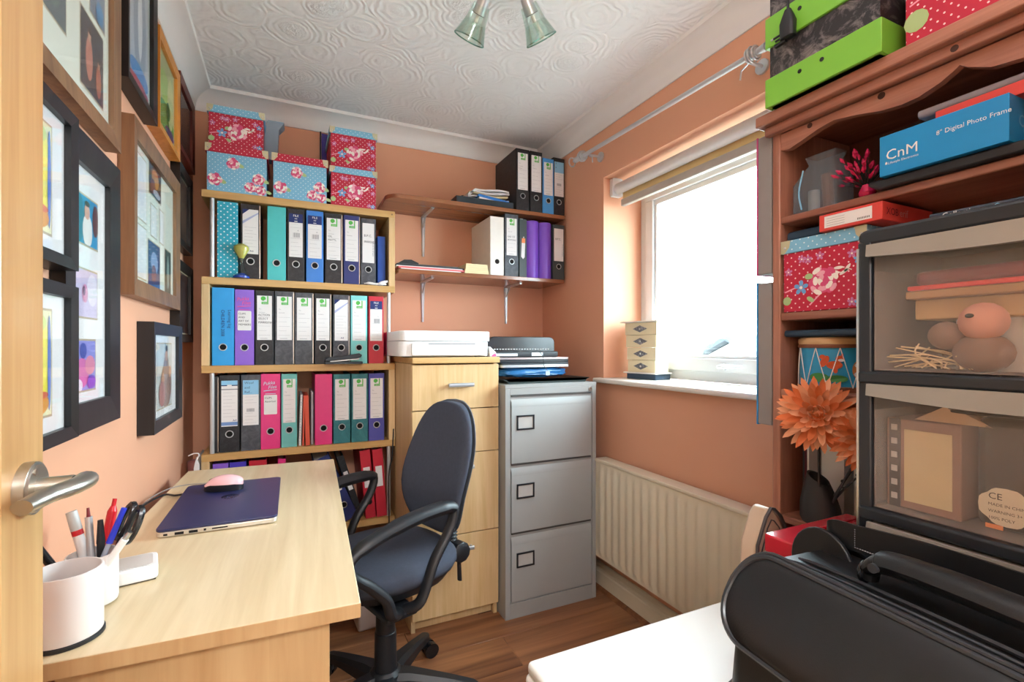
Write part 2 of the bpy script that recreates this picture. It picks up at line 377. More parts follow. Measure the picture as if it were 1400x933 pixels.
# curtain pole
t = thing('curtain_pole', 'silver curtain pole with ringed finials above the window', 'curtain pole', (XR-0.09, 1.49, 2.105), rot=(math.radians(1.6), 0, 0))
MB().cyl((0, -0.47, 0), (0, 0.52, 0), 0.0095, M_silver, 16).obj('pole', t, smooth=True)
for s, e in ((1, 0.52), (-1, -0.47)):
    f = MB()
    for k, (d, r) in enumerate(((-0.03, 0.021), (-0.018, 0.024), (-0.006, 0.021))): f.tube([(math.cos(a)*r, e+s*d, math.sin(a)*r) for a in [2*PI*i/20 for i in range(20)]], 0.003, M_silver, 6, closed=True)
    f.cyl((0, e-s*0.035, 0), (0, e, 0), 0.017, M_silver, 16)
    f.cyl((0, e, 0), (0, e+s*0.03, 0), 0.010, M_silver, 12, r1=0.014)
    f.ball((0, e+s*0.042, 0), 0.014, M_silver)
    f.tube([(math.cos(a)*0.018, e+s*0.075, math.sin(a)*0.022) for a in [2*PI*i/16 for i in range(16)]], 0.0035, M_silver, 6, closed=True)
    f.cyl((0, e+s*0.05, 0), (0, e+s*0.062, 0), 0.005, M_silver, 8)
    f.obj('finial', t, smooth=True)
    g = MB(); g.cyl((0, e-s*0.05, 0), (0.088, e-s*0.05, 0.0), 0.006, M_silver, 10); g.cyl((0.082, e-s*0.05, 0.0), (0.09, e-s*0.05, 0), 0.024, M_silver, 16); g.tube([(0.02, e-s*0.05, -0.008), (0.02, e-s*0.075, -0.018), (0.02, e-s*0.078, -0.045)], 0.003, M_silver, 6)
    g.obj('bracket', t, smooth=True)
# radiator
t = thing('radiator', 'cream panel radiator under the window', 'radiator', (XR, 1.35, 0))
y0, y1 = -0.335, 0.535; px = -0.085
r = MB(); pts = []
n = 17; L = (y1-0.02)-(y0+0.02)
for i in range(n):
    a = y0+0.02+L*i/n
    for q, dx in ((0.18, 0), (0.30, -0.006), (0.70, -0.006), (0.82, 0)): pts.append((a+q*L/n, px+dx))
pts = [(y0, px)]+pts+[(y1, px)]
zz = [(0.2, 0), (0.212, 0), (0.235, 1), (0.60, 1), (0.622, 0), (0.645, 0)]
rr = [[(px+(x-px)*s, yy, z) for yy, x in pts] for z, s in zz]
r.loft(rr, M_cream, False, closed=False)
r.box(px+0.001, px+0.012, y0, y1, 0.2, 0.645, M_cream)
r.obj('front_panel', t, smooth=True, ang=50)
MB().rbox(px-0.004, -0.02, y0-0.004, y1+0.004, 0.643, 0.657, M_cream, 0.004, 'y').obj('top_grille', t, smooth=True)
MB().box(px+0.002, -0.022, y0-0.004, y0, 0.2, 0.645, M_cream).box(px+0.002, -0.022, y1, y1+0.004, 0.2, 0.645, M_cream).obj('side_cover', t)
MB().box(px+0.04, px+0.052, y0, y1, 0.2, 0.643, M_cream).box(px+0.05, -0.001, y0+0.1, y0+0.13, 0.25, 0.6, M_cream).box(px+0.05, -0.001, y1-0.13, y1-0.1, 0.25, 0.6, M_cream).obj('rear_panel', t)
# ceiling light
t = thing('ceiling_light', 'steel ceiling light with three angled glass shades', 'light', (0.585, 1.30, ZC))
g = MB(); g.lathe([(0.02, 0), (0.06, -0.004), (0.06, -0.02), (0.085, -0.028), (0.088, -0.05), (0.07, -0.058), (0.02, -0.06)], plain('pink_white_base', '#C9B3B4', 0.3, metal=0.6), n=32); g.obj('base', t, smooth=True)
M_rim = glassy('green_glass_rim', '#B4DCD0', 0.85, 0.1); M_gl2 = glassy('greenish_glass', '#F0FAF6', 0.92, 0.05); M_dgr = plain('dark_socket', '#44403E', 0.5)
for k, (dx, dy, dz) in enumerate(((-0.16, 0.72, -0.68), (0.62, 0.3, -0.72), (-0.75, -0.25, -0.5))):
    d = Vector((dx, dy, dz)).normalized(); p = Vector((dx, dy, 0)).normalized()*0.075+Vector((0, 0, -0.035)); 
    q = p+d*0.02
    sp = MB(); sp.cyl(p-d*0.03, q, 0.007, M_chrome, 10); sp.cyl(q, q+d*0.065, 0.015, M_silver, 20, r1=0.022); sp.cyl(q+d*0.065, q+d*0.067, 0.022, M_dgr, 20, r1=0.02)
    s_ = sp.obj('lamp_holder', t, smooth=True)
    a = d.orthogonal().normalized(); b_ = d.cross(a); c0 = q+d*0.04
    gl = MB(); gl.loft([[c0+d*h_+(a*math.cos(2*PI*j/28)+b_*math.sin(2*PI*j/28))*rr_ for j in range(28)] for h_, rr_ in ((0, 0.026), (0.05, 0.035), (0.10, 0.052), (0.103, 0.050), (0.05, 0.032))], M_gl2, False)
    gl.tube([c0+d*0.102+(a*math.cos(2*PI*j/28)+b_*math.sin(2*PI*j/28))*0.051 for j in range(28)], 0.0022, M_rim, 6, closed=True)
    gl.obj('glass_shade', t, smooth=True)
    bu = MB(); bu.cyl(q+d*0.07, q+d*0.09, 0.006, M_white, 8); bu.cyl(q+d*0.09, q+d*0.12, 0.009, M_glass, 10, r1=0.004); bu.obj('bulb', t, smooth=True)
# door
dr = bpy.data.objects.new('door_1', None); COL.objects.link(dr); dr.location = (-0.255, -0.09, 0.01); struct(dr)
def DB(name, y0, y1, z0, z1, x0=-0.02, x1=0.02, bev=0.003): return MB().box(x0, x1, y0, y1, z0, z1, M_pine).obj(name, dr, bevel=bev)
DW = 0.768
DB('stile', DW-0.088, DW, 0, 1.98); DB('stile', 0, 0.095, 0, 1.98); DB('stile', 0.345, 0.43, 0.2, 1.85)
for z0, z1 in ((0, 0.2), (0.86, 0.99), (1.38, 1.46), (1.86, 1.98)): DB('rail', 0.095, DW-0.088, z0, z1, -0.0198, 0.0198)
for ya, yb_ in ((0.095, 0.345), (0.43, DW-0.088)):
    for z0, z1 in ((0.2, 0.86), (0.99, 1.38), (1.46, 1.86)):
        DB('panel', ya, yb_, z0, z1, -0.008, 0.008)
        DB('raised_field', ya+0.04, yb_-0.04, z0+0.04, z1-0.04, -0.014, 0.014, 0.006)
h = MB(); hy, hz = 0.725, 1.03
h.cyl((0.02, hy, hz), (0.029, hy, hz), 0.026, M_satin, 32); h.cyl((0.029, hy, hz), (0.031, hy, hz), 0.0245, M_satin, 32, r1=0.023)
for dz in (-0.017, 0.017): h.cyl((0.031, hy-0.008*(1 if dz > 0 else -1), hz+dz), (0.0325, hy-0.008*(1 if dz > 0 else -1), hz+dz), 0.0035, M_chrome, 10)
h.cyl((0.03, hy, hz), (0.058, hy, hz), 0.0095, M_satin, 20)
hn = h.obj('door_handle', dr, smooth=True)
l = MB(); l.tube([(0.062, hy+0.016, hz+0.002), (0.066, hy+0.004, hz+0.002), (0.064, hy-0.02, hz+0.002), (0.052, hy-0.045, hz+0.001), (0.046, hy-0.075, hz)], [0.0085, 0.0105, 0.010, 0.0095, 0.0085], M_satin, 14, flat=0.8, up=(0, 0, 1), smooth=5)
l.obj('lever', hn, smooth=True)
lk = MB(); lk.box(-0.012, 0.012, DW-0.0005, DW+0.001, 0.93, 1.13, M_satin); lk.obj('latch_plate', dr)
# neighbouring house seen through the window
M_rend = plain('house_render', '#D8D4CC', 0.8, var=0.05, scale=2); M_rt = plain('roof_tiles', '#33373E', 0.8, var=0.2, scale=8)
t = thing('house', 'pale gabled house far beyond the window', 'house', (13.0, 11.0, -3.8))
hw = MB(); hw.prism([(0, -2.6, 0), (0, 2.6, 0), (0, 2.6, 4.0), (0, 0, 5.15), (0, -2.6, 4.0)], (7, 0, 0), M_rend); hw.obj('wall', t)
for s in (-1, 1):
    MB().prism([(-0.35, s*2.9, 3.86), (-0.35, 0, 5.2), (-0.35, 0, 5.38), (-0.35, s*2.95, 4.02)], (7.6, 0, 0), M_rt).obj('roof_slope', t)
MB().box(3.0, 3.6, -0.35, 0.35, 4.9, 5.9, M_rt).obj('chimney', t)
for yy in (-1.2, 1.2):
    MB().box(-0.05, 0.0, yy-0.55, yy+0.55, 2.2, 3.3, M_upvc).obj('window', t)
tag(MB().box(3, 60, -30, 50, -3.9, -3.8, plain('street_ground', '#8E8C86', 0.9, var=0.2, scale=1)).obj('ground'), kind='structure')
# ================================================================== PICTURES ON THE LEFT WALL
def pic_mesh(y0, y1, z0, z1, x, bgm, blobs):
    m = MB(); m.flat = True
    m.poly([(x, y0, z0), (x, y1, z0), (x, y1, z1), (x, y0, z1)], bgm); w, h = y1-y0, z1-z0
    for i, bl in enumerate(blobs):
        cy, cz, ry, rz, c = bl[:5]; xx = x+0.0003*(i+1)
        mm = plain('photo_'+c.strip('#'), c, 0.5, var=0.12, scale=40)
        if len(bl) > 5: pts = [(xx, y0+w*a, z0+h*b_) for a, b_ in bl[5]]
        else: pts = [(xx, min(max(y0+w*(cy+ry*math.cos(t)), y0), y1), min(max(z0+h*(cz+rz*math.sin(t)), z0), z1)) for t in [2*PI*k/20 for k in range(20)]]
        m.poly(pts, mm)
    return m
def picture(label, y0, y1, z0, z1, rw, depth, fm, photos, mount=M_paper, group=None, tilt=0):
    t = thing('picture_frame', label, 'picture', (XL+0.001, (y0+y1)/2, z0), rot=(tilt, 0, 0), group=group)
    W2 = (y1-y0)/2; H = z1-z0
    # four mitred rails
    for (a, b_) in (((-W2, 0), (W2, 0)), ((W2, 0), (W2, H)), ((W2, H), (-W2, H)), ((-W2, H), (-W2, 0))):
        def inn(p): return (p[0]*(W2-rw)/W2, rw if p[1] == 0 else H-rw)
        ia, ib = inn(a), inn(b_)
        m = MB(); m.add([(0, *a), (0, *b_), (0, *ib), (0, *ia), (depth, *a), (depth, *b_), (depth-0.004, *ib), (depth-0.004, *ia)],
                        [(0,3,2,1),(4,5,6,7),(0,1,5,4),(1,2,6,5),(2,3,7,6),(3,0,4,7)], fm)
        m.obj('rail', t)
    MB().box(0.003, depth-0.014, -W2+rw*0.6, W2-rw*0.6, rw*0.6, H-rw*0.6, mount).obj('mount', t)
    for ph in photos:
        ya, yb_, za, zb, bgc, blobs = ph
        yc = (y0+y1)/2
        b2 = plain('photo_'+bgc.strip('#'), bgc, 0.5, var=0.2, scale=25)
        if len(ph) and (yb_-ya) < 0.3: MB().box(depth-0.0142, depth-0.0138, ya-yc-0.004, yb_-yc+0.004, za-z0-0.004, zb-z0+0.004, plain('mount_bevel', '#B9A98C', 0.6)).obj('mount_edge', t)
        pic_mesh(ya-yc, yb_-yc, za-z0, zb-z0, depth-0.0134, b2, blobs).obj('photo', t)
    MB().box(depth-0.0105, depth-0.0095, -W2+rw*0.8, W2-rw*0.8, rw*0.8, H-rw*0.8, M_pglass).obj('glass', t)
    return t
F_brown = wood('walnut_frame', '#6B4A33', '#8F6A4A', 'z', 0.4, 80)
F_black = wood('black_stained_frame', '#0A0A0E', '#18191E', 'z', 0.4, 80)
F_orange = wood('pine_frame', '#C07A2C', '#DD9A48', 'z', 0.35, 60)
F_red = wood('mahogany_frame', '#4A1A14', '#6B2A20', 'z', 0.35, 60)
F_dark = plain('dark_frame', '#15100F', 0.4)
skin, hair = '#C99A80', '#4A3428'
def person(cx, top, sc, shirt): return [(cx, top-0.45*sc, 0.17*sc, 0.33*sc, shirt), (cx, top-0.1*sc, 0.075*sc, 0.10*sc, skin), (cx, top-0.03*sc, 0.08*sc, 0.06*sc, hair)]
picture('large walnut frame of several family photos, highest and nearest the door', 0.84, 1.405, 1.632, 2.13, 0.038, 0.03, F_brown, [
    (0.93, 1.135, 1.75, 1.97, '#5B6468', person(0.35, 0.8, 0.9, '#4A84B8')+person(0.75, 0.7, 0.8, '#6E7A74')),
    (1.135, 1.235, 1.93, 2.08, '#7A6668', person(0.5, 0.75, 0.9, '#B05A5A')),
    (1.205, 1.33, 1.70, 1.85, '#4A4448', person(0.35, 0.85, 0.9, '#C07A66')+person(0.75, 0.6, 0.7, '#B0654F')),
    (1.255, 1.34, 1.87, 2.08, '#77808F', person(0.5, 0.8, 0.9, '#8A93B0')+[(0.6, 0.1, 0.25, 0.12, '#4E86B0')])], mount=plain('ivory_mount', '#DDE0D2', 0.7))
B_ = 0
def cartoon(): return [(0.6, 0.5, 0.38, 0.5, '#E9E04A'), (0.75, 0.62, 0.16, 0.34, '#F3E96C'), (0.93, 0.5, 0.045, 0.46, '#5C7FC9'), (0.55, 0.88, 0.3, 0.10, '#CFE08A'), (0.45, 0.4, 0.2, 0.28, '#E0A860'), (0.6, 0.12, 0.3, 0.11, '#E39A3C'), (0.7, 0.2, 0.18, 0.035, '#D86A4A')]
for lab, z0, z1 in (('black frame with a yellow and blue child drawing, the upper of two by the door', 1.316, 1.589), ('black frame with a yellow and blue child drawing, the lower of two by the door', 1.02, 1.287)):
    picture(lab, 0.84, 1.112, z0, z1, 0.021, 0.042, F_black, [(0.90, 1.040, z0+0.050, z1-0.048, '#E8E4B8', cartoon())])
picture('wide black frame with a column of three baby photos', 1.118, 1.430, 1.012, 1.600, 0.058, 0.022, F_black, [
    (1.205, 1.325, 1.39, 1.487, '#2E8FBF', [(0.15, 0.5, 0.2, 0.5, '#1F6E86'), (0.88, 0.6, 0.14, 0.35, '#5A2A34'), (0.5, 0.3, 0.22, 0.36, '#E4DEDA'), (0.47, 0.7, 0.12, 0.17, '#D9A08C'), (0.47, 0.86, 0.11, 0.06, '#4A3428')]),
    (1.205, 1.322, 1.242, 1.337, '#C9BEDC', [(0.75, 0.6, 0.25, 0.35, '#DCD6E6'), (0.4, 0.5, 0.13, 0.2, '#D08BB0'), (0.35, 0.55, 0.06, 0.1, '#5E4468')]),
    (1.205, 1.312, 1.093, 1.193, '#8F90DC', [(0.3, 0.35, 0.35, 0.3, '#D66FB0'), (0.7, 0.5, 0.26, 0.2, '#E08AA8'), (0.35, 0.8, 0.16, 0.16, '#3F50A8'), (0.1, 0.1, 0.2, 0.14, '#ECE6F2'), (0.75, 0.15, 0.22, 0.14, '#7C4FC4')])])
picture('walnut multi-photo frame with mostly blank white mount, between two black frames', 1.495, 2.068, 1.312, 1.766, 0.045, 0.034, F_brown, [
    (1.70, 1.845, 1.63, 1.722, '#3A2E30', [(0.5, 0.6, 0.3, 0.3, '#B57A3A'), (0.3, 0.3, 0.2, 0.25, '#6E3440'), (0.6, 0.15, 0.3, 0.12, '#B0B4C0')]),
    (1.69, 1.83, 1.36, 1.49, '#3D4A78', [(0.5, 0.55, 0.3, 0.25, '#8A9AC0'), (0.45, 0.3, 0.2, 0.2, '#7A4A5C')]),
    (1.90, 1.985, 1.36, 1.50, '#3E4A48', [(0.5, 0.5, 0.2, 0.4, '#8AA09A')]),
    (1.57, 1.67, 1.53, 1.70, '#E2E2E2', [(0.5, 0.5, 0.3, 0.3, '#D8DAE0')]),
    (1.72, 1.79, 1.51, 1.60, '#E0E0DE', []), (1.83, 1.88, 1.51, 1.61, '#DDDFDE', []),
    (1.57, 1.67, 1.37, 1.51, '#E0E0E0', [])], mount=plain('ivory_mount', '#DDE0D2', 0.7))
picture('small thick black frame with one family group photo, above the laptop', 1.665, 2.068, 0.93, 1.253, 0.036, 0.04, F_black, [
    (1.76, 1.965, 0.99, 1.19, '#C9CBC8', [(0.6, 0.33, 0.38, 0.36, '#8B7068'), (0.6, 0.62, 0.18, 0.2, '#9A8480'), (0.6, 0.82, 0.09, 0.09, skin), (0.85, 0.55, 0.09, 0.1, skin), (0.35, 0.45, 0.1, 0.1, skin), (0.3, 0.22, 0.2, 0.2, '#B07A78'), (0.6, 0.93, 0.06, 0.05, hair)])])
picture('tall black frame with a framed print of a white figure, beside the large walnut frame', 1.445, 1.735, 1.834, 2.222, 0.028, 0.034, F_dark, [
    (1.505, 1.685, 1.875, 2.18, '#B8C2CC', [(0.55, 0.55, 0.34, 0.5, '#8E9CB0'), (0.55, 0.6, 0.12, 0.35, '#DDE2E6'), (0.5, 0.12, 0.5, 0.09, '#3F86C4'), (0.5, 0.03, 0.5, 0.04, '#A01F3C')])], mount=plain('grey_green_mount', '#C6D2CF', 0.7))
picture('orange pine frame with a green garden print', 1.765, 2.068, 1.845, 2.155, 0.026, 0.034, F_orange, [
    (1.80, 2.035, 1.88, 2.125, '#B8C48A', [(0.5, 0.2, 0.5, 0.22, '#4E9A3A'), (0.4, 0.6, 0.3, 0.2, '#A9CF6A'), (0.75, 0.5, 0.2, 0.35, '#D6DC9C'), (0.6, 0.35, 0.12, 0.12, '#3A7A34'), (0.7, 0.08, 0.28, 0.07, '#5A4A78')])])
picture('dark red frame high up, last before the far corner', 2.10, 2.40, 1.905, 2.19, 0.03, 0.03, F_red, [(2.14, 2.36, 1.945, 2.15, '#2A2428', [(0.5, 0.5, 0.3, 0.3, '#4A3A38')])], mount=F_dark)
picture('dark frame in the far corner, directly under the dark red one', 2.09, 2.35, 1.555, 1.86, 0.03, 0.03, F_dark, [(2.12, 2.32, 1.59, 1.825, '#3A3532', [(0.5, 0.5, 0.3, 0.35, '#5A4C42')])], mount=F_dark)
picture('dark frame in the far corner, lowest of that column', 2.085, 2.36, 1.20, 1.50, 0.03, 0.03, F_dark, [(2.12, 2.33, 1.235, 1.465, '#2A2224', [(0.5, 0.5, 0.3, 0.35, '#3C3030')])], mount=F_dark)

# ================================================================== BINDERS
def binder_label(root, kind, w, h, extra=None):
    x0, x1 = -w/2, w/2; y = -0.0012
    def quad(m, a, b_, c, d, mat, yy): m.add([(a, yy, c), (b_, yy, c), (b_, yy, d), (a, yy, d)], [(0, 1, 2, 3)], mat)
    m = MB(); p = MB(); p.flat = True
    def lines(za, zb, n, k=0.7, mat=M_ink):
        for i in range(n):
            zz = za+(zb-za)*i/max(1, n-1); quad(p, x0+w*0.12, x0+w*(0.12+0.76*(k if i % 2 else 1)), zz, zz+0.0006, mat, y-0.0007)
    def write(s, sz, xx, zz, mat=M_inkd, al='LEFT', sq=1.0): p.text(s, sz, (xx, y-0.0007, zz), (1, 0, 0), (0, 0, 1), mat, al, sq)
    if kind in ('q', 'file', 'diag', 'hand', 'bluehead', 'header'):
        lw = min(w-0.014, 0.058); x0, x1 = -lw/2, lw/2; w = lw; z1 = h-0.022; z0 = h*0.335
        m.box(x0, x1, y, 0.0, z0, z1, M_paper)
        if kind == 'q':
            c = (x0+w*0.42, z1-0.012)
            p.poly([(c[0]+0.0095*math.cos(t), y-0.0006, c[1]+0.0095*math.sin(t)) for t in [2*PI*i/20 for i in range(20)]], M_green)
            quad(p, x0+w*0.68, x0+w*0.76, z1-0.026, z1-0.001, M_green, y-0.0005); quad(p, x0+w*0.3, x0+w*0.76, z1-0.036, z1-0.026, M_green, y-0.0005)
            p.text('connect', 0.0085, (x0+w*0.53, y-0.0009, z1-0.0335), (1, 0, 0), (0, 0, 1), M_paper, 'CENTER', 0.72)
            p.poly([(c[0]+w*0.13+0.004*math.cos(t), y-0.0009, c[1]-0.0085+0.004*math.sin(t)) for t in [2*PI*i/12 for i in range(12)]], M_paper)
            write('To:', 0.007, x0+w*0.12, z1-0.058, M_ink); write('Contents:', 0.006, x0+w*0.12, z1-0.072, M_ink)
            lines(z0+0.02, z1-0.09, 5); quad(p, x0+w*0.2, x0+w*0.7, z0+0.006, z0+0.0075, M_ink, y-0.0007)
            for i, s in enumerate(extra or []): write(s, 0.0115, x0+w*0.08, z1-0.085-i*0.016)
        if kind == 'file':
            quad(p, x0, x1, z1-0.038, z1, M_navy, y-0.0005); p.text('FILE', 0.013, (0, y-0.0009, z1-0.013), (1, 0, 0), (0, 0, 1), M_paper, 'CENTER')
            p.text('A4', 0.009, (0, y-0.0009, z1-0.024), (1, 0, 0), (0, 0, 1), M_paper, 'CENTER'); quad(p, -0.006, 0.006, z1-0.034, z1-0.031, M_paper, y-0.0009)
            lines(z1-0.06, z1-0.045, 2)
            for i in range(9): quad(p, x0+w*0.3+i*w*0.055, x0+w*0.3+i*w*0.055+w*0.03*(1 if i % 3 else 0.5), z1-0.102, z1-0.082, M_ink, y-0.0007)
            write('A', 0.009, x0+w*0.6, z1-0.075, M_ink)
            lines(z0+0.01, z0+0.08, 5)
        if kind == 'diag':
            p.poly([(x0, y-0.0005, z1), (x0+w*0.42, y-0.0005, z1), (x0, y-0.0005, z1-0.022)], M_navy)
            p.poly([(x0, y-0.0005, z1-0.05), (x0, y-0.0005, z1-0.062), (x1, y-0.0005, z1-0.016), (x1, y-0.0005, z1-0.010)], plain('pale_lilac_print', '#AEB6D8', 0.7))
            lines(z0+0.03, z1-0.075, 7); write('A4', 0.012, x0+w*0.45, z0+0.008, M_navy)
        if kind == 'hand':
            for i, s in enumerate(extra or []): write(s, 0.0145, x0+w*0.12, z1-0.062-i*0.028)
            p.text('SUPPLIER FILE DETAILS', 0.009, (x1-0.002, y-0.0007, z1-0.15), (0, 0, 1), (-1, 0, 0), M_ink, 'LEFT', 0.75)
        if kind == 'bluehead':
            quad(p, x0, x1, z1-0.06, z1, M_lblue, y-0.0005)
            for i, s in enumerate(extra or []): write(s, 0.014, x0+w*0.1, z1-0.016-i*0.019, M_navy)
            lines(z1-0.095, z1-0.07, 3)
            for i in range(9): quad(p, x0+w*0.25+i*w*0.055, x0+w*0.28+i*w*0.055, z1-0.132, z1-0.118, M_ink, y-0.0007)
            lines(z0+0.01, z0+0.05, 4)
        if kind == 'header':
            quad(p, x0, x1, z1-0.018, z1, M_lblue, y-0.0005); quad(p, x0, x1, z1-0.022, z1-0.018, M_navy, y-0.0005); quad(p, -0.008, 0.008, z1-0.026, z1-0.017, M_paper, y-0.0008)
            quad(p, x0, x1, z1-0.038, z1-0.034, M_ink, y-0.0005); lines(z0+0.04, z1-0.05, 8); quad(p, x0, x1, z0+0.004, z0+0.018, plain('mid_blue_print', '#6F8FC4', 0.7), y-0.0005)
            write('A4', 0.012, x0+w*0.7, z0+0.02, M_navy)
    elif kind == 'script':
        lc = M_pink if extra and extra[0] == 'pinkscript' else plain('pale_blue_script', '#BFE0F4', 0.7)
        ex = (extra or [''])[1:]
        m.rbox(-0.025, 0.025, y, 0.0, h*0.46, h*0.72, M_paper, 0.004, 'y')
        p.text('Pukka', 0.021, (-0.028, y-0.0006, h-0.048), (0.985, 0, 0.12), (0.15, 0, 0.98), lc, 'LEFT', 0.9)
        p.text('Files', 0.021, (-0.010, y-0.0006, h-0.064), (0.985, 0, 0.12), (0.15, 0, 0.98), lc, 'LEFT', 0.9)
        p.add([(-0.026, y-0.0005, h-0.07), (0.024, y-0.0005, h-0.066), (0.024, y-0.0005, h-0.068), (-0.026, y-0.0005, h-0.073)], [(0, 1, 2, 3)], lc)
        p.add([(-0.02, y-0.0005, h-0.083), (0.02, y-0.0005, h-0.083), (0.02, y-0.0005, h-0.085), (-0.02, y-0.0005, h-0.085)], [(0, 1, 2, 3)], lc)
        for i, s in enumerate(ex): write(s, 0.011, -0.022, h*0.72-0.016-i*0.015)
    elif kind == 'handspine':
        for xx, s in ((-0.012, 'CHILDREN 2008'), (0.012, 'Learning log')):
            p.text(s, 0.017, (xx+0.006, y-0.0006, h-0.09), (0, 0, -1), (1, 0, 0), M_navy, 'LEFT', 0.9)
    elif kind == 'small':
        m.box(-w*0.32, w*0.32, y, 0.0, h*0.45, h*0.75, M_paper)
    lb = m.obj('spine_label', root) if m.v else None
    if p.v:
        for i, v in enumerate(p.v):
            pass
        p.obj('print', lb or root)
def binder(label, x, y, z, w, h, cm, lab='none', extra=None, ring=True, depth=0.275, tilt=0, yaw=0, hole=True, group='lever arch files', cat='binder', ringc=None, bottomring=False, round_=False, edge=None):
    t = thing('ring_binder', label, cat, (x, y, z), rot=(0, tilt, yaw), group=group)
    c = MB(); tk = 0.0026
    if round_: 
        c.loft([[( -w/2+w*k/8, -math.sin(PI*k/8)*w*0.32, zz) for k in range(9)]+[(w/2-w*k/8*1.0, 0.003-math.sin(PI*(8-k)/8)*w*0.30*0.9, zz) for k in range(9)] for zz in (0, h)], cm)
    else: c.rbox(-w/2, w/2, 0.0, 0.005, 0, h, cm, 0.0018, 'z', 2)
    c.box(-w/2, -w/2+tk, 0.004, depth, 0, h, cm); c.box(w/2-tk, w/2, 0.004, depth, 0, h, cm)
    c.obj('cover', t, smooth=round_)
    MB().box(-w/2+tk+0.001, w/2-tk-0.008, 0.03, depth-0.03, 0.003, min(h-0.012, 0.30), M_paper).obj('papers', t)
    binder_label(t, lab, w, h, extra)
    if hole:
        hz = h*0.235; hx = 0.0 if not bottomring else 0
        y0 = -0.0009
        r = MB(); r.cyl((hx, 0.001, hz), (hx, y0, hz), 0.0125, M_dark, 20); r.obj('finger_hole', t)
        if ring:
            r = MB(); r.tube([(hx+math.cos(a)*0.0135, y0-0.0008, hz+math.sin(a)*0.0135) for a in [2*PI*i/24 for i in range(24)]], 0.0019, M_silver, 6, closed=True); r.obj('finger_ring', t, smooth=True)
    if edge:
        MB().box(w/2-0.003, w/2+0.0004, -0.0006, 0.003, 0.004, h-0.004, M_satin).obj('edge_strip', t)
    return t
B_black = marbled('black_marbled_board', '#17191E', '#3A3C42', 60, 0.5, 0.45, 0.9)
B_grey = marbled('charcoal_cloud_board', '#3A3E46', '#5A5E66', 30, 0.5, 0.4, 0.7)
B_navy = plain('navy_board', '#24306E', 0.5); B_blue = plain('blue_board', '#2F7ACB', 0.45); B_bright = plain('bright_blue_board', '#1F9BE0', 0.45)
B_turq = plain('turquoise_board', '#48BFC0', 0.5); B_teal = marbled('teal_board', '#1F6A74', '#3C8C8E', 18, 0.5, 0.4, 0.75); B_lteal = plain('pale_teal_board', '#6DBCB8', 0.5)
B_purple = plain('purple_board', '#8A5FCE', 0.4); B_indigo = plain('indigo_board', '#4A4A9E', 0.5); B_pink = plain('magenta_board', '#E0347F', 0.4)
B_red = plain('red_board', '#C02236', 0.45); B_white = plain('white_board', '#E8E2DA', 0.45); B_dots = polka('turquoise_polka', '#27A8C4', '#E8F4F4', 0.0235, 0.17)
B_deep = plain('royal_blue_board', '#1C4FA8', 0.45)
g1, g2, g3 = 'files on the top shelf of the beech unit', 'files on the second shelf of the beech unit', 'files on the third shelf of the beech unit'
YS = 2.282
z1 = 1.4655
binder('turquoise file with white polka dots, first on the top beech shelf', -0.220, YS, z1, 0.074, 0.312, B_dots, hole=False, group=g1)
binder('black file with a blue-cornered label behind the hourglass', -0.137, YS, z1, 0.072, 0.312, B_black, 'diag', group=g1, edge=1)
binder('plain turquoise file with no label, on the top beech shelf', -0.039, YS, z1, 0.071, 0.314, B_turq, ring=True, group=g1)
binder('black file with a navy-headed barcode label, on the top beech shelf', 0.036, YS, z1, 0.068, 0.314, B_black, 'file', group=g1)
binder('mid blue file with a navy-headed barcode label, on the top beech shelf', 0.112, YS, z1, 0.070, 0.314, B_blue, 'file', group=g1)
binder('black file with a green logo label, left of the navy file', 0.190, YS, z1, 0.072, 0.312, B_black, 'q', ['OIL', 'MATTL'], group=g1, edge=1)
binder('navy file with a green logo label, on the top beech shelf', 0.267, YS, z1, 0.070, 0.312, B_navy, 'q', group=g1, edge=1)
binder('charcoal file with handwritten label, above the crumpled tissue', 0.340, YS, z1, 0.066, 0.306, B_grey, 'hand', ['B.P.C.', 'INVOICES'], group=g1)
binder('slim royal blue file at the right end of the top beech shelf', 0.401, YS+0.01, z1, 0.035, 0.232, B_deep, hole=False, group=g1)
z2 = 1.1055
binder('bright blue file with handwriting down the spine', -0.236, YS, z2, 0.078, 0.318, B_bright, 'handspine', group=g2)
binder('purple file with pink script logo and white label', -0.159, YS, z2, 0.070, 0.314, B_purple, 'script', ['pinkscript', 'CLIPS', 'AND', 'ART OF', 'MEMBERS'], ring=True, group=g2)
binder('black file with bold handwriting under its green logo, beside the purple file', -0.085, YS, z2, 0.070, 0.314, B_black, 'q', ['ACTION', 'SELECT', 'MARKETING'], group=g2)
binder('charcoal file without finger ring, left of the pair', -0.009, YS, z2, 0.074, 0.314, B_grey, 'q', hole=False, group=g2, edge=1)
binder('charcoal file without finger ring, right of the pair', 0.069, YS, z2, 0.074, 0.312, B_grey, 'q', hole=False, group=g2, edge=1)
binder('black file with ring, behind the back end of the stapler', 0.145, YS, z2, 0.068, 0.312, B_black, 'q', group=g2, edge=1)
binder('charcoal file with blue-cornered label, behind the stapler', 0.222, YS, z2, 0.070, 0.310, B_grey, 'diag', group=g2, edge=1)
binder('pale turquoise file with green logo label, behind the stapler tip', 0.299, YS, z2, 0.072, 0.310, plain('aqua_board', '#7CCFCE', 0.5), 'q', group=g2)
binder('red file with a navy-headed barcode label, right end of the second shelf', 0.375, YS, z2, 0.068, 0.310, B_red, 'file', group=g2)
z3 = 0.7485
binder('thin black file squeezed in at the left end of the third shelf', -0.262, YS, z3, 0.020, 0.312, B_black, hole=False, group=g3, edge=1)
binder('black file with blue-edged label, first wide one on the third shelf', -0.213, YS, z3, 0.072, 0.316, B_black, 'header', group=g3)
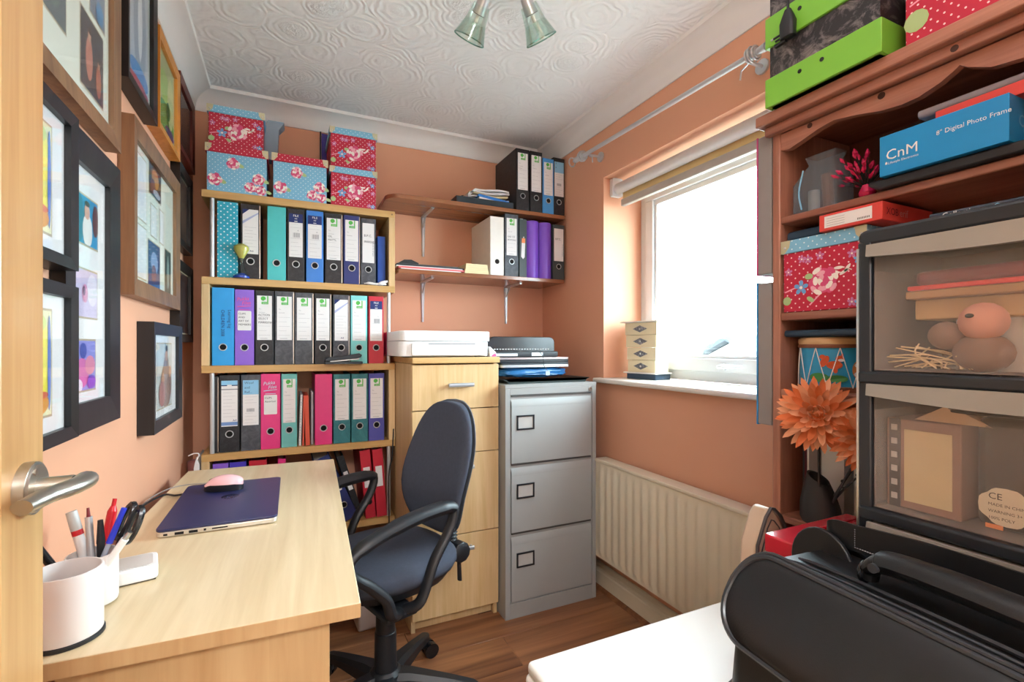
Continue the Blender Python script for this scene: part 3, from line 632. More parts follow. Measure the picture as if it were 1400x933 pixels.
binder('charcoal file with light blue handwritten label heading', -0.136, YS, z3, 0.072, 0.316, B_grey, 'bluehead', ['Woof', 'and', 'Ref...'], hole=False, group=g3)
binder('magenta file with script logo and white label', -0.062, YS, z3, 0.074, 0.318, B_pink, 'script', ['bluescript', 'CLIPS', 'Assorted'], ring=True, group=g3)
binder('pale teal file with green logo, right of the magenta script file', 0.010, YS+0.006, z3, 0.062, 0.316, B_lteal, 'q', group=g3)
binder('plain magenta file with no label', 0.148, YS, z3, 0.071, 0.312, B_pink, group=g3)
binder('teal file with green logo, just right of the plain magenta file', 0.225, YS, z3, 0.072, 0.310, B_teal, 'q', group=g3)
binder('teal file with green logo, between another teal file and the indigo one', 0.302, YS, z3, 0.072, 0.310, B_teal, 'q', group=g3)
binder('indigo file with green logo at the right end of the third shelf', 0.377, YS, z3, 0.070, 0.310, B_indigo, 'q', group=g3)
def leaf(name, label, cat, loc, dims, cm, rot=(0, 0, 0), spiral=False, group=None):
    w, d, h = dims; t = thing(name, label, cat, loc, rot=rot, group=group)
    MB().box(-w/2, -w/2+0.0015, 0, d, 0, h, cm).box(w/2-0.0015, w/2, 0, d, 0, h, cm).obj('cover', t)
    MB().box(-w/2+0.0015, w/2-0.0015, 0.001 if spiral else 0, d-0.002, 0.002, h-0.002, M_paper if spiral else cm).obj('pages', t)
    if spiral:
        s = MB()
        for k in range(18):
            zc = 0.01+(h-0.02)*k/17; s.tube([(math.cos(a)*w*0.62, -0.001+math.sin(a)*0.005, zc) for a in [2*PI*i/8 for i in range(8)]], 0.0008, M_silver, 4, closed=True)
        s.obj('spiral', t)
    return t
gn = 'notebooks on the third shelf of the beech unit'
leaf('notebook', 'white spiral notebook leaning beside the pale teal file', 'notebook', (0.052, YS+0.01, z3), (0.009, 0.21, 0.225), M_paper, (0, 0.03, 0), True, gn)
leaf('notebook', 'thin orange-red exercise book next to the spiral notebook', 'notebook', (0.065, YS+0.006, z3), (0.006, 0.2, 0.222), plain('orange_red_cover', '#D8553C', 0.5), (0, 0.02, 0), False, gn)
leaf('notebook', 'thick orange-red notebook leaning left', 'notebook', (0.084, YS, z3), (0.017, 0.2, 0.222), plain('orange_red_cover', '#D8553C', 0.5), (0, -0.03, 0), False, gn)
leaf('notebook', 'grey-covered notebook left of the plain magenta file', 'notebook', (0.102, YS+0.02, z3), (0.009, 0.21, 0.235), plain('grey_cover', '#A9A6AC', 0.5), (0, 0.0, 0), False, gn)
# bottom row behind the desk
z4 = 0.392; g4 = 'files on the fourth shelf of the beech unit, behind the desk'
binder('purple file behind the far left corner of the desk', -0.245, YS, z4, 0.055, 0.312, B_purple, hole=False, group=g4)
binder('violet-blue file between the purple and a red one behind the desk', -0.183, YS, z4, 0.06, 0.312, plain('violet_blue_board', '#4A3AB8', 0.45), hole=False, group=g4)
binder('red file standing behind the desk edge, left of the tilted pink one', -0.110, YS, z4, 0.066, 0.312, B_red, hole=False, group=g4)
binder('slim pink file leaning over behind the desk', -0.055, YS, z4, 0.03, 0.312, B_pink, hole=False, tilt=0.12, group=g4)
binder('navy file with grey label leaning steeply behind the chair arm', 0.262, YS-0.01, z4+0.0145, 0.07, 0.312, B_navy, 'small', tilt=-0.42, group=g4)
binder('dark file leaning behind the steep navy one', 0.308, YS+0.03, z4+0.0045, 0.03, 0.30, B_black, 'small', tilt=-0.30, hole=False, group=g4)
binder('red file with label behind the chair arm, left of two', 0.352, YS, z4+0.002, 0.046, 0.314, B_red, 'small', ring=False, tilt=-0.09, group=g4)
binder('red file with label behind the chair arm, right of two', 0.402, YS, z4+0.002, 0.046, 0.314, B_red, 'small', ring=False, hole=False, tilt=-0.07, group=g4)
# ---------------- beech zigzag unit
t = thing('shelf_unit', 'beech veneer zigzag shelf unit with silver poles, filled with files', 'shelf unit', (-0.31, 2.27, 0))
def UB(name, x0, x1, z0, z1, m=M_beechx, y0=0.0, y1=0.28): return MB().box(x0, x1, y0, y1, z0, z1, m).obj(name, t, bevel=0.0012, seg=1)
for z0, z1_ in ((1.785, 1.815), (1.435, 1.465), (1.075, 1.105), (0.718, 0.748), (0.362, 0.392), (0.0, 0.03)): UB('shelf', 0, 0.769, z0, z1_)
for z0, z1_, s in ((1.465, 1.785, 1), (1.105, 1.435, 0), (0.748, 1.075, 1), (0.392, 0.718, 0), (0.03, 0.362, 1)):
    UB('side_panel', 0.741 if s else 0, 0.769 if s else 0.028, z0, z1_, M_beech)
    for yy in (0.012, 0.262):
        x = 0.036 if s else 0.742
        MB().cyl((x, yy, z0), (x, yy, z1_), 0.0085, M_silver, 14).obj('pole', t, smooth=True)
b = MB(); b.cyl((0.755, -0.0015, 1.80), (0.755, 0.002, 1.80), 0.004, F_brown, 10); b.obj('screw_cap', t)
# hourglass
t = thing('hourglass', 'small hourglass with yellow top and blue base on the top beech shelf', 'hourglass', (-0.170, 2.245+0.03, 1.4655))
gh = MB(); gh.lathe([(0.009, 0.082), (0.028, 0.118), (0.027, 0.130), (0.010, 0.142)], plain('yellow_sand', '#DCC860', 0.5, var=0.2), (0, -0.0, 0), 20); gh.lathe([(0.004, 0.066), (0.009, 0.084)], plain('dark_sand', '#5A5A50', 0.5), n=20); gh.obj('sand', t, smooth=True)
MB().lathe([(0.030, 0.008), (0.024, 0.02), (0.006, 0.063), (0.0065, 0.067), (0.031, 0.118), (0.029, 0.132), (0.01, 0.146)], M_gl2, n=24, caps=False).obj('bulb', t, smooth=True)
MB().lathe([(0.030, 0), (0.030, 0.008), (0.022, 0.013), (0.012, 0.02)], plain('blue_glass_base', '#1B3FA8', 0.2), n=24).obj('base', t, smooth=True)
# tissue
t = thing('crumpled_tissue', 'crumpled white tissue at the right end of the top beech shelf', 'tissue', (0.375, 2.274, 1.4655))
ti = MB(); ti.tube([(-0.055, 0, 0.006), (-0.03, -0.004, 0.008), (0, 0, 0.006), (0.03, -0.003, 0.014), (0.05, 0.0, 0.022)], [0.003, 0.007, 0.006, 0.010, 0.006], M_paper, 7, flat=0.6, smooth=3); ti.tube([(0.0, 0, 0.004), (0.02, -0.004, 0.0075), (0.045, 0.0, 0.006)], [0.004, 0.0065, 0.003], M_paper, 7, smooth=3); ti.obj('sheet', t, smooth=True, ang=60)
# stapler
t = thing('stapler', 'black and silver stapler on the second beech shelf', 'stapler', (0.235, 2.235+0.018, 1.1055), rz=-0.03)
MB().rbox(-0.085, 0.075, -0.014, 0.014, 0, 0.010, plain('blue_black_plastic', '#1D2B38', 0.4), 0.006, 'z').obj('base', t, smooth=True)
st = MB(); st.prism([(-0.08, -0.012, 0.012), (0.05, -0.012, 0.024), (0.068, -0.012, 0.030), (0.072, -0.012, 0.040), (0.06, -0.012, 0.047), (0.0, -0.012, 0.038), (-0.06, -0.012, 0.032), (-0.085, -0.012, 0.024)], (0, 0.024, 0), plain('blue_black_plastic', '#1D2B38', 0.4)); st.obj('arm', t, bevel=0.003)
MB().box(-0.06, 0.062, -0.008, 0.008, 0.0145, 0.0225, M_silver).obj('magazine', t, rot=(0, -0.09, 0))
# ---------------- flowery storage boxes
P_red = polka('red_polka_card', '#BE1F3F', '#F3D9DC', 0.0195, 0.13); P_blue = polka('blue_polka_card', '#7DBBDC', '#E4F1F7', 0.0195, 0.12)
FL = {k: plain('flower_'+k, v, 0.6, var=0.03) for k, v in dict(rose='#D64F7C', pale='#EFA9BE', white='#F4ECE6', blue='#6DA9DE', leaf='#A9C48A', lilac='#C77FB0').items()}
def ell(p, fr, cx, cz, rx, rz_, m, d, a=0, n=12):
    o, X, Z, N = fr; pts = []
    for i in range(n):
        t = 2*PI*i/n; u = rx*math.cos(t); v = rz_*math.sin(t); uu = u*math.cos(a)-v*math.sin(a); vv = u*math.sin(a)+v*math.cos(a)
        pts.append(o+X*(cx+uu)+Z*(cz+vv)+N*d)
    p.poly(pts, m)
def peony(p, fr, cx, cz, r, rnd):
    ell(p, fr, cx, cz, r*0.85, r*0.8, FL['rose'], 0.0004)
    k = 0
    for ring, n in ((0.8, 9), (0.5, 7), (0.2, 4)):
        for i in range(n):
            a = 2*PI*i/n+rnd.random(); k += 1
            ell(p, fr, cx+math.cos(a)*r*ring, cz+math.sin(a)*r*ring, r*0.30, r*0.17, FL[('pale', 'white', 'rose')[k % 3]], 0.0005+0.00003*k, a+PI/2, 8)
def small(p, fr, cx, cz, r, m):
    for i in range(5):
        a = 2*PI*i/5+0.3; ell(p, fr, cx+math.cos(a)*r*0.6, cz+math.sin(a)*r*0.6, r*0.42, r*0.3, m, 0.0005+0.00002*i, a, 8)
    ell(p, fr, cx, cz, r*0.22, r*0.22, FL['white'], 0.0007, 0, 8)
def stem(p, fr, pts, m, w=0.0016):
    o, X, Z, N = fr
    for (a, b_), (c, d) in zip(pts, pts[1:]):
        v = Vector((c-a, d-b_)).normalized()*w; n = (-v.y, v.x)
        p.poly([o+X*(a+n[0])+Z*(b_+n[1])+N*0.0004, o+X*(c+n[0])+Z*(d+n[1])+N*0.0004, o+X*(c-n[0])+Z*(d-n[1])+N*0.0004, o+X*(a-n[0])+Z*(b_-n[1])+N*0.0004], m)
def flower_box(label, loc, w, d, hb, lh, red, rz=0, group='flowery storage boxes on the beech unit', lidx=0.006, seed=1):
    # front face at local y=0 facing -y, x from 0 to w
    t = thing('storage_box', label, 'box', loc, rz, group); body, lid = (P_red, P_blue) if red else (P_blue, P_red)
    rnd = random.Random(seed)
    MB().box(0, w, 0, d, 0, hb, body).obj('body', t, bevel=0.001, seg=1)
    MB().box(-lidx, w+lidx, -lidx, d+lidx, hb-lh+0.008, hb+0.008, lid).obj('lid', t, bevel=0.0015, seg=1)
    p = MB(); p.flat = True; fr = (Vector((0, 0, 0)), Vector((1, 0, 0)), Vector((0, 0, 1)), Vector((0, -1, 0))); H = hb-lh
    def PE(a, b_, r):
        q = MB(); q.flat = True; peony(q, fr, a, b_, r, rnd); q.obj('printed_rose', t)
    def SM(a, b_, r, m):
        q = MB(); q.flat = True; small(q, fr, a, b_, r, m); q.obj('printed_flower', t)
    if red:
        s = w/0.21
        stem(p, fr, [(0.35*w, 0.1*H), (0.5*w, 0.3*H), (0.56*w, 0.42*H)], FL['pale']); stem(p, fr, [(0.02*w, 0.36*H), (0.15*w, 0.42*H), (0.25*w, 0.42*H)], FL['pale'])
        for sx, sz in ((0.66, 0.62), (0.7, 0.68), (0.76, 0.6), (0.8, 0.66)): ell(p, fr, sx*w, sz*H, 0.012*s, 0.004*s, FL['white'], 0.0005, sx*9)
        stem(p, fr, [(0.6*w, 0.55*H), (0.68*w, 0.62*H), (0.76*w, 0.58*H), (0.82*w, 0.64*H), (0.85*w, 0.62*H)], FL['white'], 0.001)
        PE(0.52*w, 0.5*H, 0.040*s); SM(0.24*w, 0.42*H, 0.020*s, FL['blue'])
        ell(p, fr, 0.34*w, 0.6*H, 0.011*s, 0.008*s, FL['leaf'], 0.0005); ell(p, fr, 0.36*w, 0.2*H, 0.011*s, 0.006*s, FL['leaf'], 0.0005, -0.6); ell(p, fr, 0.05*w, 0.2*H, 0.012*s, 0.012*s, FL['leaf'], 0.0005)
        for a, b_, c in ((0.07, 0.72, 'lilac'), (0.25, 0.92, 'lilac'), (0.33, 0.9, 'lilac'), (0.92, 0.78, 'blue'), (0.85, 0.88, 'lilac'), (0.93, 0.52, 'lilac'), (0.48, 0.93, 'lilac'), (0.85, 0.1, 'lilac'), (0.93, 0.08, 'blue')): SM(a*w, b_*H, 0.0115*s, FL[c])
    else:
        for a, b_, r in ((0.43, 0.8, 0.026), (0.12, 0.32, 0.028), (0.86, 0.45, 0.026), (0.72, 0.2, 0.024), (0.93, 0.15, 0.022)):
            ell(p, fr, a*w+r*1.0, b_*H-r*0.2, r*0.55, r*0.3, FL['leaf'], 0.0003, -0.4); PE(min(max(a*w, r), w-r), min(max(b_*H, r), H-r), r)
    p.obj('printed_stems', t)
    cm = plain('box_corner_metal', '#C9C3A2', 0.4, metal=0.3)
    for xx, zz in ((-lidx, hb-lh+0.008), (w+lidx, hb-lh+0.008)):
        s = 1 if xx < 0 else -1; y = -lidx-0.0006
        c = MB(); c.prism([(xx, y, hb+0.008), (xx+s*0.024, y, hb+0.008), (xx+s*0.021, y, hb+0.008-lh*0.55), (xx+s*0.009, y, hb+0.008-lh), (xx, y, hb+0.008-lh)], (0, 0.0006, 0), cm)
        c.ball((xx+s*0.010, y, hb-lh*0.3), (0.003, 0.0012, 0.003), M_silver, 8, 6); c.obj('corner', t)
    return t
zt = 1.8155
flower_box('blue rose-print box with red lid, bottom left of the stack under the ceiling', (-0.292, 2.278, zt), 0.215, 0.26, 0.183, 0.033, False, seed=1)
flower_box('blue rose-print box with red lid, beside the small red boxes, nothing on it', (-0.052, 2.278, zt), 0.212, 0.26, 0.183, 0.033, False, seed=2)
flower_box('red floral box with blue lid, standing highest at the left on the red-lidded box', (-0.287, 2.285, zt+0.192), 0.197, 0.25, 0.151, 0.030, True, seed=3)
flower_box('small red floral box with blue lid, lower of the pair on the right', (0.178, 2.278, zt), 0.195, 0.25, 0.165, 0.028, True, seed=4)
flower_box('small red floral box with blue lid, upper of the pair on the right', (0.178, 2.278, zt+0.174), 0.195, 0.25, 0.166, 0.028, True, seed=5)
t = thing('plastic_packet', 'clear plastic packet sticking up behind the highest flowery box', 'packet', (-0.066, 2.40, zt+0.192))
pk = MB(); pk.loft([[(a*0.028*s+c, b_*0.03*s, z) for a, b_ in ((-1, -1), (1, -1), (1.1, 1), (-1, 1))] for z, s, c in ((0, 1.0, 0), (0.08, 1.0, 0.002), (0.135, 0.9, 0.008), (0.165, 1.2, 0.020), (0.172, 1.1, 0.024))], frosted('clear_packet', '#B8D4E8', 0.6, '#BFD6E6', 0.2)); pk.obj('bag', t, smooth=True)
t = thing('purple_folder', 'dark purple folder propped behind the upper small flowery box', 'folder', (0.27, 2.545, zt+0.0), rot=(0.0, 0, 0))
fo = MB(); fo.prism([(-0.115, 0, 0), (0.09, 0, 0), (0.09, 0, 0.33), (0.05, 0, 0.385), (-0.02, 0, 0.41), (-0.115, 0, 0.42)], (0, -0.003, 0), plain('dark_purple_plastic', '#3D2A88', 0.35)); fo.obj('cover', t)
MB().box(-0.123, -0.117, -0.02, 0, 0, 0.42, M_black).obj('spine', t)
# ================================================================== WALNUT WALL SHELVES
def wall_shelf(label, x0, x1, ztop, brs, round_left):
    t = thing('wall_shelf', label, 'shelf', (x0, YB, ztop-0.02), group='walnut wall shelves')
    L = x1-x0; D = 0.285; r = 0.07 if round_left else 0.004
    pts = [(0, 0)]+[(r-r*math.cos(a), -(D-r)-r*math.sin(a)) for a in [PI/2*i/8 for i in range(9)]]+[(L, -D), (L, 0)]
    MB().prism([(a, b_, 0) for a, b_ in pts], (0, 0, 0.02), M_walnut).obj('board', t, bevel=0.002)
    for bx in brs:
        x = bx-x0; b = MB()
        prof = lambda dz, w: [(x-w, -0.001, dz), (x+w, -0.001, dz), (x+w*0.5, -0.009, dz), (x-w*0.5, -0.009, dz)]
        b.loft([prof(-0.003, 0.013), prof(-0.08, 0.011), prof(-0.215, 0.007)], M_silver)
        b.loft([[(x-w, yy, -0.001), (x+w, yy, -0.001), (x+w*0.5, yy, -0.008), (x-w*0.5, yy, -0.008)] for yy, w in ((-0.003, 0.013), (-0.20, 0.008))], M_silver)
        b.cyl((x, -0.006, -0.06), (x, -0.055, -0.006), 0.004, M_silver, 8)
        for dz in (-0.05, -0.195): b.cyl((x, -0.009, dz), (x, -0.012, dz), 0.004, M_chrome, 8)
        b.obj('bracket', t, smooth=True)
    return t
wall_shelf('upper walnut wall shelf with a rounded left corner, carrying four files', 0.425, 1.392, 1.905, (0.668, 1.165), True)
wall_shelf('lower walnut wall shelf, above the printer', 0.475, 1.385, 1.552, (0.665, 1.160), False)
gu, gl_ = 'files on the upper wall shelf', 'files on the lower wall shelf'
zu = 1.9055; zl = 1.5525
binder('black file with green logo, leftmost on the upper wall shelf', 1.133, YS, zu, 0.078, 0.325, B_black, 'q', ['~~~'], group=gu, tilt=0.0)
binder('black file with green logo, between the leftmost and the blue file under the cove', 1.214, YS, zu, 0.074, 0.325, B_black, 'q', group=gu)
binder('blue file with green logo on the upper wall shelf', 1.288, YS, zu, 0.068, 0.300, plain('sky_blue_board', '#4E9CDD', 0.45), 'q', group=gu)
o = binder('black file with a teal-banded label, in the corner under the curtain pole', 1.361, YS+0.01, zu, 0.072, 0.318, B_black, 'bluehead', ['7', 'a'], group=gu)
binder('plain white file with finger hole on the lower wall shelf', 0.985, YS, zl, 0.076, 0.302, B_white, ring=False, group=gl_)
binder('black file with red writing on its green-logo label, lower wall shelf', 1.068, YS, zl, 0.078, 0.325, B_grey, 'q', ['', 'EAD 107', 'BOX EAD'], group=gl_)
tt = binder('narrow dark grey file with an orange and white tag', 1.135, YS, zl, 0.044, 0.306, plain('slate_board', '#3C4648', 0.5), hole=False, group=gl_)
tg = MB(); tg.prism([(-0.008, -0.001, 0.205), (0.012, -0.001, 0.205), (0.011, -0.001, 0.18), (-0.009, -0.001, 0.18)], (0, -0.0008, 0), plain('orange_tag', '#E8884A', 0.5)); tg.prism([(-0.009, -0.001, 0.18), (0.011, -0.001, 0.18), (0.008, -0.001, 0.105), (-0.001, -0.001, 0.095), (-0.012, -0.001, 0.107)], (0, -0.0008, 0), M_paper); tg.ball((0.002, -0.002, 0.210), 0.004, M_paper, 8, 6); tg.obj('tag', tt)
B_pur2 = plain('violet_plastic', '#7E4FC4', 0.35)
binder('rounded purple file without label, left of the purple pair', 1.198, YS+0.014, zl, 0.074, 0.304, B_pur2, hole=False, group=gl_, round_=True)
binder('rounded purple file without label, right of the purple pair', 1.276, YS+0.014, zl, 0.074, 0.302, B_pur2, hole=False, group=gl_, round_=True)
binder('slate grey file with handwritten label, against the right wall on the lower shelf', 1.353, YS, zl, 0.072, 0.300, plain('slate_board', '#3C4648', 0.5), 'hand', ['B.P.C.'], group=gl_)
# papers on the upper shelf
t = thing('letter_tray', 'low dark letter tray on the upper wall shelf', 'tray', (0.91, 2.29, zu))
tr = MB(); tr.box(-0.14, 0.17, 0, 0.24, 0, 0.004, B_grey); tr.prism([(-0.14, 0, 0.004), (0.17, 0, 0.004), (0.17, 0, 0.034), (-0.14, 0, 0.034)], (0, 0.003, 0), plain('slate_blue_plastic', '#27343C', 0.4)); tr.box(-0.143, -0.14, 0, 0.24, 0, 0.034, M_black); tr.box(0.17, 0.173, 0, 0.24, 0, 0.034, M_black); tr.box(-0.143, 0.173, 0.237, 0.24, 0, 0.05, M_black); tr.obj('tray', t)
t = thing('blue_notepad', 'blue-bound notepad lying in the dark letter tray', 'notepad', (0.975, 2.30, zu+0.026), rot=(0, 0.12, 0))
MB().rbox(-0.09, 0.085, 0, 0.16, 0.012, 0.026, B_blue, 0.004, 'y').obj('cover', t, smooth=True); MB().box(-0.083, 0.083, 0.001, 0.158, 0, 0.012, M_paper).obj('pages', t)
t = thing('paper_pile', 'pile of curled white papers in the dark letter tray', 'papers', (0.955, 2.40, zu+0.05))
for i, (dz, s) in enumerate(((0, 1), (0.016, 0.95), (0.030, 1.02), (0.044, 1.0))):
    p = MB(); n = 12; random.seed(i)
    p.loft([[(-0.11*s+0.23*s*k/n, yy, dz+0.006*math.sin(k*0.5+i)+(-0.035*(1-k/2) if k < 2 and i > 1 else 0)) for k in range(n+1)]+[(-0.11*s+0.23*s*k/n, yy, dz+0.008+0.006*math.sin(k*0.5+i)+(-0.035*(1-k/2) if k < 2 and i > 1 else 0)) for k in range(n, -1, -1)] for yy in (-0.07, 0.09)], M_paper if i != 1 else M_paperw)
    p.obj('sheet', t, smooth=True)
t = thing('black_folder', 'black cardboard folder leaning up in the dark letter tray', 'folder', (0.80, 2.42, zu+0.006))
MB().prism([(-0.02, 0, 0), (0.12, 0, 0), (0.10, 0.03, 0.09), (0.05, 0.03, 0.085)], (0, 0.006, 0), B_black).obj('cover', t)
# papers on lower shelf
t = thing('paper_pile', 'flat pile of pink and white papers on the lower wall shelf', 'papers', (0.66, 2.285, zl))
for i, (a, b_, z0, z1, c) in enumerate(((-0.17, 0.13, 0, 0.005, M_paper), (-0.18, 0.16, 0.005, 0.014, plain('coral_folder', '#D96A6C', 0.5)), (-0.19, 0.14, 0.014, 0.018, M_paper), (-0.19, 0.15, 0.018, 0.024, M_black), (-0.185, 0.12, 0.024, 0.029, plain('slate_board', '#3C4648', 0.5)))):
    MB().box(a, b_, 0.003*i, 0.21, z0, z1, c).obj('sheet', t, rot=(0, 0, 0.008*(i % 2)))
cr = MB(); cr.loft([[(-0.18, y_, 0.03), (-0.15, y_, 0.048), (-0.115, y_, 0.05), (-0.08, y_, 0.036), (-0.08, y_, 0.030)] for y_ in (0.02, 0.18)], B_black); cr.obj('curled_folder', t, smooth=True)
t = thing('envelope_stack', 'stack of cream envelopes beside the plain white file', 'envelopes', (0.875, 2.285, zl))
for i, (w, r) in enumerate(((0.13, 0.0), (0.128, 0.01), (0.12, -0.02), (0.118, -0.01), (0.116, 0.0))): MB().box(-w/2, w/2, 0, 0.17, i*0.010, i*0.010+0.0095, M_paperw).obj('envelope', t, rot=(0, 0, r))

# ================================================================== CABINETS
t = thing('drawer_cabinet', 'tall beech drawer cabinet under the white printer', 'cabinet', (0.462, 1.945, 0))
def CB(name, x0, x1, y0, y1, z0, z1, m=M_beech, bev=0.0015): return MB().box(x0, x1, y0, y1, z0, z1, m).obj(name, t, bevel=bev)
CB('side_panel', 0, 0.018, 0.018, 0.55, 0, 1.11); CB('side_panel', 0.367, 0.385, 0.018, 0.55, 0, 1.11)
CB('top', -0.002, 0.386, -0.012, 0.552, 1.112, 1.137, M_beechx, 0.003); CB('plinth', 0.018, 0.367, 0.045, 0.06, 0, 0.05); CB('back_panel', 0.018, 0.367, 0.54, 0.546, 0.05, 1.1)
for z0, z1 in ((0.055, 0.382), (0.386, 0.726), (0.730, 0.915), (0.919, 1.106)):
    d = MB().box(0.001, 0.384, 0, 0.017, z0, z1, M_beech).box(0.02, 0.365, 0.0175, 0.4, z0+0.02, z1-0.03, M_beechx).obj('drawer', t, bevel=0.0012)
    h = MB(); zz = z1-0.085 if z1-z0 < 0.2 else z1-0.055
    h.rbox(0.150, 0.262, -0.026, -0.018, zz-0.008, zz+0.008, M_silver, 0.006, 'x'); h.cyl((0.158, -0.02, zz), (0.158, 0.001, zz), 0.006, M_silver); h.cyl((0.254, -0.02, zz), (0.254, 0.001, zz), 0.006, M_silver)
    h.obj('handle', d, smooth=True)
M_gs = plain('pale_grey_steel', '#9FA09E', 0.45, var=0.02); M_gs2 = plain('grey_steel_shade', '#A9A6A3', 0.5, var=0.02)
t = thing('filing_cabinet', 'grey steel filing cabinet with three drawers', 'filing cabinet', (0.852, 1.885, 0))
w = 0.47; c = MB(); c.box(0, w, 0.006, 0.62, 0, 1.0, M_gs); c.box(-0.001, w+0.001, 0, 0.62, 1.0, 1.016, M_gs); c.box(0, 0.022, 0, 0.01, 0, 1.0, M_gs); c.box(w-0.022, w, 0, 0.01, 0, 1.0, M_gs); c.box(0.022, w-0.022, 0, 0.01, 0.972, 1.0, M_gs); c.box(0.022, w-0.022, 0, 0.01, 0, 0.066, M_gs)
c.obj('carcass', t, bevel=0.0015)
for z0, z1 in ((0.074, 0.365), (0.374, 0.665), (0.674, 0.964)):
    d = MB(); x0, x1 = 0.028, w-0.028; f = -0.004
    d.loft([[(x0, 0.012, z0), (x1, 0.012, z0), (x1, 0.012, z1), (x0, 0.012, z1)], [(x0, f, z0), (x1, f, z0), (x1, f, z1-0.045), (x0, f, z1-0.045)]], M_gs)
    d.prism([(x0, 0.008, z1-0.008), (x0, f+0.002, z1-0.028), (x0, f, z1-0.045), (x0, 0.01, z1-0.045)], (x1-x0, 0, 0), M_gs)
    o = d.obj('drawer', t, bevel=0.0015)
    h = MB(); hx = 0.052; hz = z1-0.145
    for a in ((hx, hx+0.086, hz, hz+0.007), (hx, hx+0.086, hz+0.057, hz+0.064), (hx, hx+0.007, hz, hz+0.064), (hx+0.079, hx+0.086, hz, hz+0.064)): h.box(a[0], a[1], f-0.005, f+0.001, a[2], a[3], M_black)
    hh = h.obj('label_holder', o, bevel=0.001)
    MB().box(hx+0.007, hx+0.079, f-0.0012, f-0.0004, hz+0.007, hz+0.057, plain('grey_card', '#B7B4B0', 0.7)).obj('card', hh)
    MB().box(x0+0.002, x1-0.002, 0.0, 0.012, z1+0.0005, z1+0.0085, plain('shadow_gap', '#4A4846', 0.6)).obj('gap_shade', o)  # dark strip paints the shade in the gap above each drawer
k = MB(); k.cyl((w-0.033, 0.001, 0.986), (w-0.033, -0.005, 0.986), 0.009, M_chrome, 20); k.box(w-0.034, w-0.032, -0.0055, -0.0045, 0.981, 0.991, M_dark); k.obj('lock', t, smooth=True)
# printer
t = thing('printer', 'white flatbed inkjet printer on the beech drawer cabinet', 'printer', (0.63, 1.985, 1.1375))
M_pr = plain('white_abs', '#EFEFEF', 0.35, var=0.01)
MB().rbox(-0.21, 0.195, 0.012, 0.29, 0.004, 0.068, M_pr, 0.03, 'z', 5).obj('body', t, bevel=0.002)
MB().rbox(-0.208, 0.198, 0.0, 0.292, 0.0685, 0.112, M_pr, 0.028, 'z', 5).obj('scanner_lid', t, bevel=0.004)
MB().rbox(-0.16, 0.175, -0.004, 0.03, 0.008, 0.060, M_pr, 0.008, 'y').obj('front_tray', t, bevel=0.002)
MB().box(-0.09, 0.12, -0.0052, -0.003, 0.055, 0.0595, plain('grey_slot', '#8A8C90', 0.4)).obj('slot', t)
MB().box(-0.19, -0.15, 0.03, 0.06, 0, 0.004, M_black).box(0.14, 0.18, 0.03, 0.06, 0, 0.004, M_black).box(-0.19, -0.15, 0.23, 0.26, 0, 0.004, M_black).box(0.14, 0.18, 0.23, 0.26, 0, 0.004, M_black).obj('foot', t)
t = thing('pink_packet', 'magenta paper packet lying behind the printer', 'packet', (0.64, 2.30, 1.1375))
MB().rbox(-0.215, 0.20, 0, 0.13, 0, 0.115, plain('magenta_card', '#D8407C', 0.5), 0.012, 'y').obj('packet', t, bevel=0.003)
t = thing('folded_leaflet', 'small pink and white leaflet tucked at the right of the printer', 'leaflet', (0.843, 2.0, 1.1375))
MB().prism([(-0.012, 0, 0), (0.018, 0, 0), (0.014, 0, 0.02), (-0.014, 0, 0.045)], (0, 0.09, 0), M_paper).prism([(-0.01, -0.001, 0.001), (0.017, -0.001, 0.001), (0.012, -0.001, 0.016), (0, -0.001, 0.010)], (0, 0.001, 0), M_pink).obj('leaflet', t)
# stack on filing cabinet
zc = 1.0165
def lap(name, label, cat, x, y, z, wx, dy, h, top, base, rz=0, inner=None):
    t = thing(name, label, cat, (x, y, z), rz)
    MB().rbox(-wx/2, wx/2, 0, dy, 0, h*0.6, base, 0.012, 'z').obj('base', t, bevel=0.002); MB().rbox(-wx/2, wx/2, 0, dy, h*0.62, h, top, 0.012, 'z').obj('lid', t, bevel=0.001); return t
t = thing('desk_tray', 'thin dark plastic tray at the bottom of the stack on the filing cabinet', 'tray', (1.08, 1.93, zc))
tr = MB(); tr.loft([[(x, y, z) for x, y in ((-a, 0), (a+0.02, 0), (a+0.02, 0.40), (-a, 0.40))] for a, z in ((0.19, 0), (0.20, 0.012), (0.214, 0.018), (0.216, 0.020), (0.205, 0.019), (0.19, 0.008))], plain('dark_green_plastic', '#25302E', 0.35)); tr.obj('tray', t, smooth=True)
t = thing('plastic_bag', 'crumpled blue plastic bag wrapped round papers on the dark tray', 'bag', (1.07, 1.99, zc+0.02))
bm = bmesh.new(); bmesh.ops.create_icosphere(bm, subdivisions=4, radius=1)
rn = random.Random(3)
from mathutils import noise as mn
V = [];
for v in bm.verts:
    n = mn.noise(v.co*3.2)*0.16+mn.noise(v.co*9)*0.14
    sq = lambda a, p: math.copysign(abs(a)**p, a)
    V.append(((0.185*sq(v.co.x, 0.5))*(1+n*0.3), 0.14+0.135*sq(v.co.y, 0.5)*(1+n*0.3), 0.024+0.022*sq(v.co.z, 0.6)*(1+n*1.9)))
MB().add(V, [tuple(v.index for v in f.verts) for f in bm.faces], plain('blue_polythene', '#2F6FA8', 0.18, var=0.25, scale=25)).obj('bag', t, smooth=True, ang=40); bm.free()
M_dgrey = plain('graphite', '#33373C', 0.35)
lap('laptop', 'dark closed laptop directly on the blue plastic bag', 'laptop', 1.06, 1.99, zc+0.069, 0.36, 0.27, 0.022, M_dgrey, M_silver)
